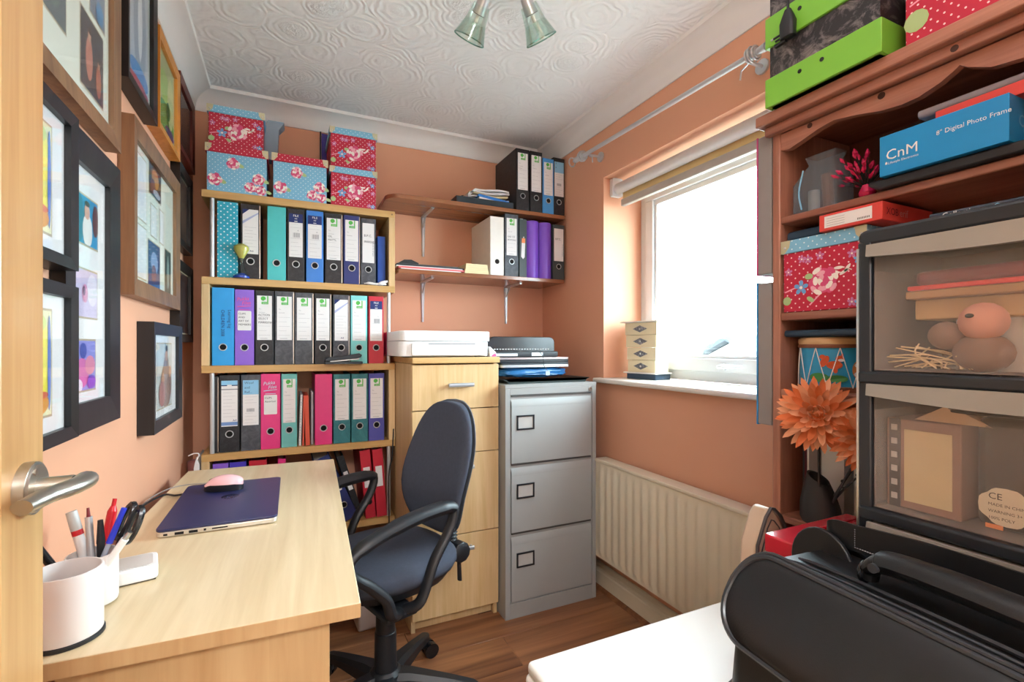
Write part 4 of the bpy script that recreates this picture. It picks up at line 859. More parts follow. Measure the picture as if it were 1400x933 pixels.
lap('laptop', 'silver-edged closed laptop under the black binding machine', 'laptop', 1.055, 2.0, zc+0.0915, 0.38, 0.26, 0.024, plain('pinkish_silver', '#B9A9A8', 0.3, metal=0.4), M_black)
t = thing('binding_machine', 'black comb binding machine on top of the laptops', 'machine', (1.06, 2.06, zc+0.116))
MB().rbox(-0.20, 0.155, 0.03, 0.20, 0, 0.098, M_blackg, 0.028, 'y', 5).obj('housing', t, bevel=0.003)
MB().rbox(-0.20, 0.145, -0.02, 0.035, 0, 0.028, M_black, 0.006, 'x').obj('feed_tray', t, bevel=0.002)
sl = MB(); sl.box(-0.19, -0.075, -0.0215, -0.019, 0.006, 0.018, M_silver); sl.box(0.0, 0.06, -0.0215, -0.019, 0.006, 0.022, M_silver); sl.obj('chrome_strip', t)
dt = MB()
for i in range(22): dt.box(-0.19+i*0.0145, -0.183+i*0.0145, 0.026, 0.0301, 0.036, 0.040, M_paper)
dt.obj('scale_marks', t)
t = thing('tag_cord', 'thin black cord with a clear tag hanging over the stack on the filing cabinet', 'cord', (1.085, 1.985, zc+0.02))
cc = MB(); cc.tube([(0.0, 0.045, 0.13), (0.003, -0.006, 0.10), (0.006, -0.010, 0.06), (0.014, -0.012, 0.045), (0.026, -0.014, 0.03)], 0.0016, M_black, 6, smooth=5); cc.obj('cord', t, smooth=True)
MB().rbox(0.012, 0.034, -0.018, -0.014, 0.012, 0.032, frosted('clear_tag', '#E8F2F8', 0.4, '#DCE8F0'), 0.004, 'y').obj('tag', t)

# ================================================================== DESK
t = thing('desk', 'pale maple desk along the left wall', 'desk', (-0.305, 0.888, 0), rz=-math.radians(2.6))
MB().box(-0.068, 0.422, 0, 1.165, 0.710, 0.735, M_maple).obj('desktop', t, bevel=0.0012, seg=1)
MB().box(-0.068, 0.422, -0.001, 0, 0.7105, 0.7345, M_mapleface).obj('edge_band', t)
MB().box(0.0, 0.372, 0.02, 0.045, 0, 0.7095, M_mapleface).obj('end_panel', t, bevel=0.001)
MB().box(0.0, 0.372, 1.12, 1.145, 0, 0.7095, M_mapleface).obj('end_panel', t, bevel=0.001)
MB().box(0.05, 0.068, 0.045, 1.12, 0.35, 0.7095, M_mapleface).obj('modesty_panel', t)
zd = 0.7355
# closed laptop
t = thing('laptop', 'navy closed laptop on the desk with a pink mouse on it', 'laptop', (-0.148, 1.355, zd), rz=math.radians(-0.5))
b = MB(); b.rbox(-0.128, 0.126, 0, 0.40, 0.001, 0.013, plain('champagne_silver', '#CFC8BC', 0.3, metal=0.5), 0.016, 'z', 5); b.obj('base', t, bevel=0.002)
MB().rbox(-0.129, 0.127, 0, 0.40, 0.0135, 0.0195, plain('navy_lacquer', '#262A55', 0.35, var=0.04), 0.016, 'z', 5).obj('lid', t, bevel=0.0012)
pp = MB()
for a, b_, z0, z1 in ((-0.112, -0.104, 0.005, 0.009), (-0.09, -0.072, 0.004, 0.010), (-0.062, -0.044, 0.004, 0.010), (-0.032, -0.027, 0.005, 0.010), (-0.015, 0.018, 0.006, 0.009)): pp.box(a, b_, -0.0006, 0.003, z0, z1, M_dark)
pp.obj('port', t)
lg = MB(); lg.cyl((0, 0.225, 0.0195), (0, 0.225, 0.0199), 0.022, plain('dark_logo', '#1A1D3C', 0.2), 28); lg.text('hp', 0.032, (0.013, 0.216, 0.0201), (-1, 0, 0), (0, -1, 0), plain('navy_lacquer', '#262A55', 0.35, var=0.04)); lg.obj('emblem', t)
t = thing('computer_mouse', 'pink and black wireless mouse lying on the navy laptop', 'mouse', (-0.170, 1.665, zd+0.0197), rz=math.radians(-15))
def mouse_rings(zs, sc):
    R = []
    for i in range(13):
        u = -1+2*i/12; hw = 0.030*math.sqrt(max(0.02, 1-abs(u)**2.6)); hh = (0.044*math.sqrt(max(0.02, 1-(abs(u-0.15)/1.16)**2.2)))
        R.append([(0.053*u, math.cos(a)*hw*sc, zs+math.sin(a)*(hh-zs) if math.sin(a) > 0 else zs) for a in [PI*k/12 for k in range(13)]])
    return R
MB().loft(mouse_rings(0.014, 1), plain('pink_pearl', '#F0BFC4', 0.25, var=0.02)).obj('shell', t, smooth=True)
m_ = MB(); R = []
for i in range(13):
    u = -1+2*i/12; hw = 0.0305*math.sqrt(max(0.02, 1-abs(u)**2.6)); hh = min(0.024, 0.028*math.sqrt(max(0.02, 1-(abs(u-0.1)/1.1)**2.2)))
    R.append([(0.0535*u, math.cos(a)*hw*(0.85 if z < 0.004 else 1), z*hh/0.024) for z, a in [(0, 0), (0.012, 0), (0.020, 0), (0.020, PI), (0.012, PI), (0, PI)]])
m_.loft(R, M_black); m_.obj('base', t, smooth=True)
wh = MB(); wh.cyl((-0.032, -0.004, 0.026), (-0.032, 0.004, 0.026), 0.008, M_black, 14); wh.obj('wheel', t)
t = thing('power_cable', 'black power cable from the laptop over the back edge of the desk', 'cable', (-0.28, 1.74, zd))
MB().tube([(0.002, -0.035, 0.008), (-0.02, -0.03, 0.006), (-0.05, 0.0, 0.0035), (-0.075, -0.06, 0.0035), (-0.09, -0.16, 0.0035)], 0.003, M_black, 8, smooth=6).obj('cable', t, smooth=True)
t = thing('grey_cable', 'thin grey cable curving behind the mouse to the wall', 'cable', (-0.22, 1.80, zd))
MB().tube([(0.045, -0.04, 0.021), (0.02, 0.01, 0.004), (-0.03, 0.04, 0.002), (-0.10, 0.03, 0.002), (-0.138, -0.06, 0.002), (-0.15, -0.2, 0.002)], 0.0016, plain('grey_pvc', '#9A9490', 0.5), 6, smooth=6).obj('cable', t, smooth=True)
# pots
def pot(label, x, y, r, h, base, group=None):
    t = thing('pen_pot', label, 'pot', (x, y, zd), group=group)
    MB().lathe([(r*0.97, 0.004), (r, 0.008), (r, h-0.002), (r-0.001, h), (r-0.003, h), (r-0.003, 0.008), (0.001, 0.006)], plain('white_powder_coat', '#E4DEDC', 0.4, var=0.01), n=48).obj('cup', t, smooth=True)
    if base: MB().lathe([(r+0.002, 0), (r+0.002, 0.005), (r-0.002, 0.007), (0.002, 0.0075)], M_black, n=48).obj('base_ring', t, smooth=True)
    return t
pot('large white metal pot with a dark base ring, front corner of the desk', -0.305, 0.955, 0.044, 0.105, True)
pot('smaller white pot full of pens behind the large pot', -0.305, 1.062, 0.036, 0.088, False)
def pen(name, label, cat, a, b_, parts):
    t = thing(name, label, cat, a); d = Vector(b_)-Vector(a); L = d.length; q = d.to_track_quat('Z', 'Y'); t.rotation_euler = q.to_euler()
    for pn, z0, z1, r0, r1, m in parts: MB().cyl((0, 0, z0*L), (0, 0, z1*L), r0, m, 12, r1).obj(pn, t, smooth=True)
    return t
px_, py_ = -0.305, 1.062; zb = zd+0.01
M_bic = plain('biro_blue', '#2438C8', 0.3); M_rp = plain('red_plastic', '#C8202C', 0.3); M_clear = frosted('clear_barrel', '#DDE6F2', 0.45, '#C8D0E0', 0.15)
pen('black_pen', 'black pen with chrome clip leaning left in the pen pot', 'pen', (px_-0.012, py_-0.01, zb), (px_-0.058, py_-0.055, zb+0.128), (('barrel', 0, 0.6, 0.005, 0.0055, M_blackg), ('cap', 0.6, 0.95, 0.0062, 0.006, M_blackg), ('clip', 0.95, 1.0, 0.0058, 0.003, M_chrome)))
pen('marker_pen', 'white marker with a red band in the pen pot', 'pen', (px_+0.002, py_+0.012, zb), (px_-0.035, py_+0.022, zb+0.148), (('barrel', 0, 0.72, 0.0075, 0.008, M_pr), ('band', 0.72, 0.78, 0.0083, 0.0083, M_rp), ('cap', 0.78, 1.0, 0.0085, 0.008, plain('pale_grey_cap', '#C4C6C4', 0.4))))
pen('silver_pen', 'silver pen with pointed red end in the pen pot', 'pen', (px_+0.004, py_-0.006, zb), (px_-0.008, py_+0.008, zb+0.155), (('barrel', 0, 0.9, 0.006, 0.0055, M_silver), ('tip', 0.9, 1.0, 0.003, 0.002, plain('maroon_plastic', '#7E2A34', 0.3))))
pen('black_marker', 'black-grip pen between the silver and the red ones', 'pen', (px_+0.012, py_+0.006, zb), (px_+0.010, py_+0.004, zb+0.132), (('barrel', 0, 0.7, 0.006, 0.006, M_black), ('cap', 0.7, 1.0, 0.0065, 0.004, M_black)))
pen('red_pen', 'red retractable pen standing tallest but one in the pot', 'pen', (px_-0.002, py_+0.022, zb), (px_+0.018, py_+0.052, zb+0.155), (('barrel', 0, 0.86, 0.008, 0.0075, M_rp), ('shoulder', 0.86, 0.92, 0.0075, 0.004, M_rp), ('button', 0.92, 1.0, 0.0035, 0.0035, M_rp)))
pen('biro', 'clear-barrelled biro with a blue cap in the pot', 'pen', (px_-0.008, py_-0.012, zb), (px_+0.045, py_-0.002, zb+0.150), (('barrel', 0, 0.68, 0.004, 0.004, M_clear), ('cap', 0.62, 1.0, 0.0052, 0.0044, M_bic), ('tip', 0.0, 0.02, 0.001, 0.004, M_bic)))
pen('white_pen', 'white pen with chrome button leaning low to the right', 'pen', (px_-0.015, py_-0.006, zb), (px_+0.060, py_-0.030, zb+0.115), (('barrel', 0, 0.9, 0.0055, 0.006, M_pr), ('button', 0.9, 1.0, 0.0045, 0.004, M_chrome)))
t = thing('scissors', 'black-handled scissors upended in the pen pot', 'scissors', (px_+0.004, py_+0.004, zb))
d = Vector((0.060, 0.012, 0.158)); X = d.normalized(); Yv = Vector((0.6, -0.75, 0)).normalized(); Yv = (Yv-X*Yv.dot(X)).normalized()
bl = MB(); bl.prism([X*0.0+Yv*0.001, X*0.095+Yv*0.006, X*0.095-Yv*0.006], X.cross(Yv)*0.003, M_chrome); bl.obj('blade', t)
for s, c0 in ((1, 0.128), (-1, 0.126)):
    lp = MB(); lp.tube([X*(c0+0.030*math.cos(a))+Yv*(s*0.013+0.0125*math.sin(a)) for a in [2*PI*i/20 for i in range(20)]], 0.006, M_blackg, 8, closed=True); lp.tube([X*0.085+Yv*s*0.002, X*0.105+Yv*s*0.007], 0.005, M_blackg, 8); lp.obj('handle', t, smooth=True)
t = thing('white_dock', 'small white rounded box on the desk behind the pots', 'box', (-0.268, 1.142, zd), rz=math.radians(12))
MB().rbox(-0.045, 0.040, -0.03, 0.05, 0.002, 0.028, M_pr, 0.012, 'z').obj('body', t, bevel=0.003); MB().rbox(-0.037, 0.032, -0.022, 0.042, 0.0283, 0.0292, plain('grey_inset', '#C9C6C2', 0.5), 0.01, 'z').obj('inset', t); MB().box(-0.04, 0.036, -0.025, 0.045, 0, 0.002, M_black).obj('foot', t)

# ================================================================== OFFICE CHAIR
F_fab = plain('charcoal_fabric', '#3D4352', 0.9, var=0.18, scale=90, bmp=0.3); F_dk = plain('back_shell_plastic', '#565C64', 0.6, var=0.1, scale=80)
t = thing('office_chair', 'black swivel chair with grey-blue fabric seat and loop arms', 'chair', (0.290, 1.585, 0), rz=math.radians(19))
# five star base
for k in range(5):
    a = math.radians(30+72*k); c, s = math.cos(a), math.sin(a)
    leg = MB(); leg.loft([[(c*r-s*w*u, s*r+c*w*u, z+v*hh) for u, v in ((-1, -1), (1, -1), (1, 0.4), (0.6, 1), (-0.6, 1), (-1, 0.4))] for r, w, z, hh in ((0.02, 0.034, 0.105, 0.03), (0.08, 0.03, 0.105, 0.028), (0.20, 0.022, 0.092, 0.018), (0.285, 0.019, 0.078, 0.012), (0.30, 0.010, 0.076, 0.008))], M_black)
    leg.obj('base_arm', t, smooth=True)
    cs = MB(); cx, cy = c*0.283, s*0.283; b_ = a+0.9+k; ux, uy = math.cos(b_), math.sin(b_)
    for sg in (-1, 1):
        p = Vector((cx+uy*0.02, cy-ux*0.02, 0.027)); cs.cyl(p+Vector((ux, uy, 0))*sg*0.006, p+Vector((ux, uy, 0))*sg*0.026, 0.027, M_blackg, 20)
    cs.cyl((cx, cy, 0.03), (cx, cy, 0.075), 0.008, M_black); cs.cyl((cx+uy*0.02-ux*0.02, cy-ux*0.02-uy*0.02, 0.03), (cx+uy*0.02+ux*0.02, cy-ux*0.02+uy*0.02, 0.03), 0.02, M_black)
    cs.obj('castor', t, smooth=True)
MB().lathe([(0.05, 0.075), (0.052, 0.13), (0.040, 0.142), (0.036, 0.142)], M_black, n=24).obj('hub', t, smooth=True)
MB().lathe([(0.036, 0.14), (0.034, 0.26), (0.031, 0.262), (0.030, 0.33), (0.027, 0.332), (0.026, 0.415)], M_black, n=24).obj('gas_lift', t, smooth=True)
# seat
def sup(cx, cy, rx, ry, z, e=2.6, n=32, fx=None):
    o = []
    for i in range(n):
        a = 2*PI*i/n; c, s = math.cos(a), math.sin(a)
        o.append((cx+rx*math.copysign(abs(c)**(2/e), c), cy+ry*math.copysign(abs(s)**(2/e), s), z)); 
    return o
MB().loft([sup(0, 0, 0.10, 0.10, 0.530), sup(0, 0, 0.16, 0.16, 0.531), sup(0, 0, 0.197, 0.193, 0.526), sup(0, 0, 0.213, 0.208, 0.512), sup(0, 0, 0.215, 0.211, 0.494), sup(0, 0, 0.206, 0.201, 0.474)][::-1], F_fab).obj('seat', t, smooth=True, ang=80)
MB().loft([sup(0, 0, 0.13, 0.13, 0.430), sup(0, 0, 0.18, 0.178, 0.443), sup(0, 0, 0.203, 0.198, 0.4735)], M_black).obj('seat_pan', t, smooth=True)
MB().rbox(-0.09, 0.13, -0.06, 0.06, 0.40, 0.445, M_black, 0.02, 'z').obj('mechanism', t, bevel=0.004)
# back rest
zs = [0.545, 0.575, 0.62, 0.685, 0.76, 0.83, 0.888, 0.937, 0.971, 0.986]; hw = [0.09, 0.13, 0.16, 0.178, 0.184, 0.176, 0.158, 0.13, 0.092, 0.042]
def bx(z): return 0.205+0.16*(z-0.575)-0.028*math.exp(-((z-0.68)/0.10)**2)
def backring(z, w, t0, t1, n=28):
    o = []
    for i in range(n):
        a = 2*PI*i/n; c, s = math.cos(a), math.sin(a); y = w*math.copysign(abs(s)**0.8, s); th = (t1 if c > 0 else -t0)
        o.append((bx(z)-0.035*(abs(y)/0.2)**2+th*abs(c)**0.6*(1 if c > 0 else 1), y, z))
    return o
MB().loft([backring(z, w, 0.030, 0.010) for z, w in zip(zs, hw)], F_fab).obj('backrest', t, subd=1)
MB().loft([[(x+0.012, y*1.03, z+(0.006 if i == 9 else (-0.006 if i == 0 else 0))) for x, y, z in backring(zs[i], hw[i], 0.001, 0.012)] for i in range(10)], F_dk).obj('back_shell', t, subd=1)
sp = MB(); sp.tube([(0.06, 0, 0.42), (0.18, 0, 0.41), (0.252, 0, 0.42), (0.268, 0, 0.46), (0.265, 0, 0.50)], [0.022, 0.022, 0.022, 0.02, 0.02], M_black, 12, flat=0.6, up=(1, 0, 0), smooth=4); sp.obj('back_stem', t, smooth=True)
be = MB(); be.lathe([(0.018, 0.0)]+[(0.018+0.007*(k % 2), 0.006*k) for k in range(1, 12)]+[(0.016, 0.072)], M_black, (0.262, 0, 0.480), 16); be.obj('bellows', t, smooth=True, ang=20)
sp = MB(); sp.tube([(0.258, 0, 0.54), (0.262, 0, 0.66), (0.268, 0, 0.78)], [0.024, 0.03, 0.018], M_black, 12, flat=0.5, up=(1, 0, 0), smooth=3); sp.obj('back_bar', t, smooth=True)
kn = MB(); kn.cyl((0.268, -0.015, 0.452), (0.268, -0.062, 0.452), 0.036, M_black, 10); kn.cyl((0.268, -0.062, 0.452), (0.268, -0.07, 0.452), 0.036, M_black, 10, r1=0.022); kn.obj('knob', t, bevel=0.004)
lv = MB(); lv.tube([(0.272, -0.035, 0.43), (0.274, -0.035, 0.39), (0.275, -0.036, 0.345)], [0.010, 0.010, 0.011], M_black, 10, flat=0.6, up=(1, 0, 0)); lv.obj('tilt_lever', t, smooth=True)
for s in (-1, 1):
    y = 0.245*s
    P = [(-0.075, 0.205*s, 0.430), (-0.115, y*0.97, 0.45), (-0.135, y, 0.50), (-0.18, y, 0.55), (-0.235, y, 0.60), (-0.235, y, 0.640), (-0.17, y, 0.672), (-0.06, y, 0.697), (0.03, y, 0.705), (0.078, y, 0.702), (0.090, y, 0.682), (0.07, y, 0.63), (0.02, y, 0.56), (-0.01, y, 0.49), (-0.03, y*0.97, 0.45), (-0.055, 0.205*s, 0.430)]
    MB().tube(P, [0.015]*4+[0.014, 0.015, 0.018, 0.02, 0.02, 0.018, 0.014]+[0.014]*5, M_black, 12, flat=1.25, up=(0, 1, 0), smooth=5).obj('armrest', t, smooth=True)
    MB().rbox(-0.12, -0.02, min(0.06*s, 0.225*s), max(0.06*s, 0.225*s), 0.416, 0.430, M_black, 0.01, 'z').obj('arm_bracket', t, bevel=0.003)
# waste bin behind chair
t = thing('waste_bin', 'small pinkish white swing-lid bin under the far end of the desk', 'bin', (0.335, 2.14, 0), rz=math.radians(4))
M_bin = plain('pinkish_white_plastic', '#D8C9C4', 0.45, var=0.01)
MB().loft([[(x*s, y*s, z) for x, y in ((-0.08, -0.08), (0.08, -0.08), (0.08, 0.08), (-0.08, 0.08))] for z, s in ((0, 0.92), (0.24, 1.0))], M_bin).obj('body', t, bevel=0.01, seg=3)
MB().loft([[(x*s, y*s, z) for x, y in ((-0.08, -0.08), (0.08, -0.08), (0.08, 0.08), (-0.08, 0.08))] for z, s in ((0.24, 1.04), (0.258, 1.04), (0.31, 0.6))], M_bin).obj('lid', t, bevel=0.008, seg=3)
# things beside the shelf unit, left
t = thing('cardboard_tube', 'dusky pink cardboard tube standing in the corner beside the shelf unit', 'tube', (-0.345, 2.40, 0.0))
tu = MB(); tu.lathe([(0.03, 0), (0.033, 0.66), (0.033, 0.70), (0.024, 0.705), (0.022, 0.68)], plain('dusky_pink_card', '#A8706C', 0.6), n=24); tu.obj('tube', t, smooth=True)
t = thing('carrier_bag', 'white paper carrier bag with red edge hanging beside the shelf unit', 'bag', (-0.322, 2.262, 0.55))
MB().prism([(-0.012, 0, 0), (0.006, 0, 0), (0.007, 0, 0.16), (-0.004, 0, 0.19), (-0.012, 0, 0.15)], (0, 0.18, 0), M_paper).obj('bag', t)
MB().tube([(-0.002, 0, 0.18), (0.006, -0.004, 0.205), (-0.012, -0.003, 0.208), (-0.03, 0, 0.20)], 0.0025, M_pr, 6, smooth=4).obj('handle', t, smooth=True)
t = thing('wall_cable', 'black cable hanging down beside the beech unit', 'cable', (0.4505, 2.262, 0.3))
MB().tube([(0.0, 0, 0.50), (-0.004, -0.003, 0.42), (-0.008, 0.0, 0.36), (-0.022, -0.002, 0.28), (-0.02, 0, 0.05)], 0.003, M_black, 6, smooth=5).obj('cable', t, smooth=True)
# ================================================================== WHITE CHEST AND PINE BOOKCASE
M_chest = plain('satin_white_paint', '#F0EDE8', 0.35, var=0.02, scale=12)
t = thing('blanket_chest', 'white painted blanket chest in the right foreground under the black bag', 'chest', (0.47, 0.0, 0))
MB().rbox(0.0, 0.595, -0.12, 0.93, 0.474, 0.5, M_chest, 0.012, 'z').obj('lid', t, bevel=0.009, seg=4)
MB().rbox(-0.004, 0.595, -0.12, 0.934, 0.446, 0.473, M_chest, 0.014, 'z').obj('moulding', t, bevel=0.010, seg=4)
MB().box(0.02, 0.59, -0.11, 0.91, 0.05, 0.446, M_chest).obj('body', t, bevel=0.003)
MB().box(0.035, 0.585, -0.10, 0.895, 0.0, 0.05, M_chest).obj('plinth', t, bevel=0.003)
MB().box(0.012, 0.0205, 0.0, 0.80, 0.12, 0.38, M_chest).obj('panel', t, bevel=0.004)
MB().box(0.10, 0.52, 0.9095, 0.918, 0.12, 0.38, M_chest).obj('panel', t, bevel=0.004)
t = thing('bookcase', 'reddish pine bookcase with a scalloped top rail, right of the window', 'bookcase', (1.07, 0.79, 0))
def KB(name, x0, x1, y0, y1, z0, z1, m=M_apine, bev=0.003): return MB().box(x0, x1, y0, y1, z0, z1, m).obj(name, t, bevel=bev)
KB('side_panel', 0, 0.285, -0.020, 0, 0, 1.712, M_apinez); KB('side_panel', 0, 0.285, -0.90, -0.88, 0, 1.712, M_apinez)
KB('top', -0.035, 0.29, -0.925, 0.02, 1.712, 1.738); KB('cornice', -0.018, 0.0, -0.91, 0.008, 1.690, 1.712)
M_shadow = wood('shaded_pine_back', '#5A3428', '#74463A', 'z', 0.5, 40)  # shade inside the bookcase is put into this darker pine colour
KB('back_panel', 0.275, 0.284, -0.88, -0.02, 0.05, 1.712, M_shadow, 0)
for z0, z1 in ((1.474, 1.491), (1.243, 1.262), (1.062, 1.08), (0.762, 0.78), (0.42, 0.44), (0.05, 0.08)): KB('shelf', 0.002, 0.275, -0.88, -0.02, z0, z1)
prof = [(0.77, 1.652), (0.75, 1.648), (0.72, 1.656), (0.68, 1.668), (0.647, 1.673), (0.60, 1.664), (0.559, 1.653), (0.52, 1.648), (0.493, 1.650), (0.459, 1.661), (0.440, 1.672), (0.432, 1.678), (0.420, 1.668), (0.39, 1.652), (0.34, 1.645), (0.26, 1.652), (0.2, 1.672), (0.12, 1.655), (0.0, 1.668), (-0.09, 1.652)]
m_ = MB()
for (a, za), (b_, zb_) in zip(prof, prof[1:]):
    m_.add([(x, y-0.79, z) for x in (0.004, 0.020) for y, z in ((a, za), (b_, zb_), (b_, 1.69), (a, 1.69))], [(0,1,2,3),(4,7,6,5),(0,4,5,1),(3,2,6,7)], M_apine)
m_.obj('scalloped_rail', t)
for y, z, r in ((0.70, 1.683, 0.006), (0.555, 1.682, 0.007), (0.43, 1.70, 0.006), (0.335, 1.668, 0.007)): MB().cyl((0.0045 if z < 1.69 else -0.0185, y-0.79, z if z < 1.69 else 1.70), (0.0035 if z < 1.69 else -0.0188, y-0.79, z if z < 1.69 else 1.70), r, plain('pine_knot', '#3A1C14', 0.5), 12).obj('knot', t)
# canvases hung on the end of the bookcase
M_cg = plain('grey_canvas_side', '#8E8888', 0.8)
for lab, z0, z1, c in (('upper pink-fronted canvas hung on the window end of the bookcase', 1.362, 1.705, '#C2427C'), ('lower blue-fronted canvas hung on the window end of the bookcase', 0.988, 1.34, '#2F8ACB')):
    t = thing('canvas', lab, 'canvas', (1.075, 0.795, z0), group='canvases on the bookcase end')
    MB().box(0, 0.26, 0, 0.038, 0, z1-z0, M_cg).obj('stretcher', t, bevel=0.002)
    MB().box(-0.001, 0.261, 0.038, 0.042, -0.002, z1-z0+0.002, plain('canvas_front_'+c[1:], c, 0.7)).obj('painted_front', t, bevel=0.001)
# ---- on top of the bookcase
zt = 1.7385
M_lime = plain('lime_green_card', '#7DC242', 0.4, var=0.03); M_mar = marbled('black_marble_paper', '#26262B', '#B8AFAF', 22, 0.45, 0.48, 0.86)
t = thing('storage_case', 'lime green and black marbled storage box on the window end of the bookcase top', 'box', (1.015, 0.524, zt))
MB().box(0.006, 0.26, 0.006, 0.236, 0.0, 0.30, M_mar).obj('body', t, bevel=0.001)
for z0, z1 in ((0.0, 0.066), (0.138, 0.208)):
    MB().box(0, 0.262, 0, 0.244, z0, z1, M_lime).obj('green_band', t, bevel=0.0015)
    for yy in (0.160, 0.112):
        MB().cyl((0.0005, yy, z0+0.045), (-0.001, yy, z0+0.045), 0.0045, M_black, 12).obj('eyelet', t)
MB().box(-0.001, 0.263, -0.002, 0.246, 0.288, 0.305, M_dgrey).obj('lid', t, bevel=0.002)
t = thing('power_adapter', 'black plug adapter hanging by its cable in front of the lime green box', 'adapter', (0.999, 0.700, 1.890))
MB().loft([sup(0, 0, a, b_, z, 3, 16) for a, b_, z in ((0.008, 0.012, -0.03), (0.011, 0.016, -0.028), (0.0115, 0.017, 0.005), (0.008, 0.012, 0.02), (0.005, 0.006, 0.034))], M_black).obj('body', t, smooth=True)
pn = MB(); pn.cyl((0, 0.015, -0.012), (0, 0.034, -0.012), 0.0025, M_black, 8); pn.cyl((0, 0.034, -0.012), (0, 0.040, -0.012), 0.0025, M_chrome, 8); pn.cyl((0.006, 0.015, -0.016), (0.006, 0.034, -0.016), 0.0025, M_black, 8); pn.box(-0.004, 0.004, 0.004, 0.03, -0.035, -0.029, M_black); pn.obj('pin', t)
MB().tube([(0, 0, 0.03), (0.002, 0.0, 0.08), (0.010, -0.003, 0.15), (0.03, -0.01, 0.162), (0.08, -0.02, 0.160)], 0.0028, M_black, 8, smooth=5).obj('cable', t, smooth=True)
flower_box('large red floral box on the bookcase top, beside the lime green box', (1.045, 0.500, zt), 0.34, 0.24, 0.24, 0.04, True, rz=-PI/2, group='flowery storage boxes on the bookcase', seed=6)
# ---- compartment one
z1 = 1.4915
t = thing('dark_tray', 'thin dark tray under the blue photo frame box', 'tray', (1.06, 0.44, z1))
MB().loft([[(x, y, z) for x, y in ((0, -a), (0.2, -a), (0.2, a), (0, a))] for a, z in ((0.115, 0), (0.135, 0.014), (0.13, 0.020))], M_black).obj('tray', t, bevel=0.004)
t = thing('photo_frame_box', 'bright blue box printed with its contents in white, upper bookcase shelf', 'box', (1.052, 0.36, z1+0.021), rz=0.0)
M_cnm = plain('cyan_blue_card', '#1E8FD0', 0.35, var=0.02)
MB().box(0, 0.17, 0, 0.187, 0, 0.078, M_cnm).obj('carton', t, bevel=0.0008, seg=1)
p = MB(); p.flat = True
def TT(s, size, y, z, m=M_pr, al='LEFT', sq=1.0): p.text(s, size, (-0.0011, y, z), (0, -1, 0), (0, 0, 1), m, al, sq)
TT('CnM', 0.027, 0.176, 0.029); TT('Lifestyle Electronics', 0.0062, 0.172, 0.0205); TT('8" Digital Photo Frame', 0.0115, 0.096, 0.046, sq=0.93)
p.poly([(-0.0011, 0.1765, 0.021), (-0.0011, 0.173, 0.021), (-0.0011, 0.173, 0.0245), (-0.0011, 0.1748, 0.0265), (-0.0011, 0.1765, 0.0245)], M_pr)
p.text('CnM', 0.028, (0.03, -0.0011, 0.03), (1, 0, 0), (0, 0, 1), M_lblue); p.obj('print', t)
t = thing('red_flat_box', 'flat red box lying on the bright blue box', 'box', (1.075, 0.30, z1+0.0995), rz=-0.03)
MB().box(0, 0.15, 0, 0.17, 0, 0.022, plain('tomato_red_card', '#D8473F', 0.5)).obj('carton', t, bevel=0.001)
t = thing('bubble_packet', 'clear crinkled packet on top of the flat red box', 'packet', (1.085, 0.29, z1+0.122))
MB().rbox(0, 0.13, 0, 0.21, 0, 0.016, frosted('grey_clear_film', '#D8D4DC', 0.4, '#A8A2AA', 0.25), 0.007, 'y').obj('film', t, bevel=0.002)
t = thing('bagged_card', 'clear bag holding a rolled card and ribbon at the left end of the upper shelf', 'bag', (1.12, 0.70, z1))
MB().loft([[(x*s+c, y*s, z) for x, y in ((-0.03, -0.05), (0.03, -0.05), (0.03, 0.05), (-0.03, 0.05))] for z, s, c in ((0.0, 1, 0), (0.07, 1.0, 0.0), (0.115, 0.55, 0.01), (0.135, 0.7, 0.012))], frosted('smoky_film', '#DDE4EA', 0.80, '#AAB6C0', 0.2), False).obj('film', t, smooth=True)
MB().cyl((0.0, 0.02, 0.002), (0.0, 0.02, 0.055), 0.012, plain('grey_card', '#B7B4B0', 0.7), 14).cyl((0.005, -0.012, 0.002), (0.0, -0.01, 0.085), 0.012, plain('brown_ribbon', '#8A5A44', 0.6), 10).obj('roll', t, smooth=True)
MB().tube([(-0.03, 0.03, 0.01), (-0.034, 0.034, 0.05), (-0.03, 0.026, 0.10)], 0.0018, M_lblue, 6, smooth=4).obj('ribbon', t, smooth=True)
t = thing('tinsel_spray', 'crimson tinsel spray ornament beside the bright blue box', 'ornament', (1.10, 0.595, z1)); random.seed(11)
sp = MB(); pt = MB(); M_crim = plain('crimson_foil', '#C21E50', 0.25, metal=0.3, var=0.3)
for i in range(44):
    d = Vector((random.uniform(-0.7, 0.5), random.uniform(-1, 1), random.uniform(0.3, 1.6))).normalized(); L = random.uniform(0.025, 0.08); e = Vector((0, 0, 0.025))+d*L; e.z = min(e.z, 0.125)
    sp.tube([(0, 0, 0.02), e], 0.0009, M_dark, 4)
    pt.loft([[tuple(e+d*k+d.orthogonal().normalized()*w*math.cos(a)+d.cross(d.orthogonal()).normalized()*w*math.sin(a)) for a in (0, PI/2, PI, 1.5*PI)] for k, w in ((-0.008, 0.001), (0, 0.0045), (0.009, 0.001))], M_crim)
sp.obj('stem', t); tag(pt.obj('bud', t), kind='stuff')
MB().lathe([(0.012, 0), (0.016, 0.012), (0.009, 0.028)], M_crim, n=12).obj('base', t, smooth=True)
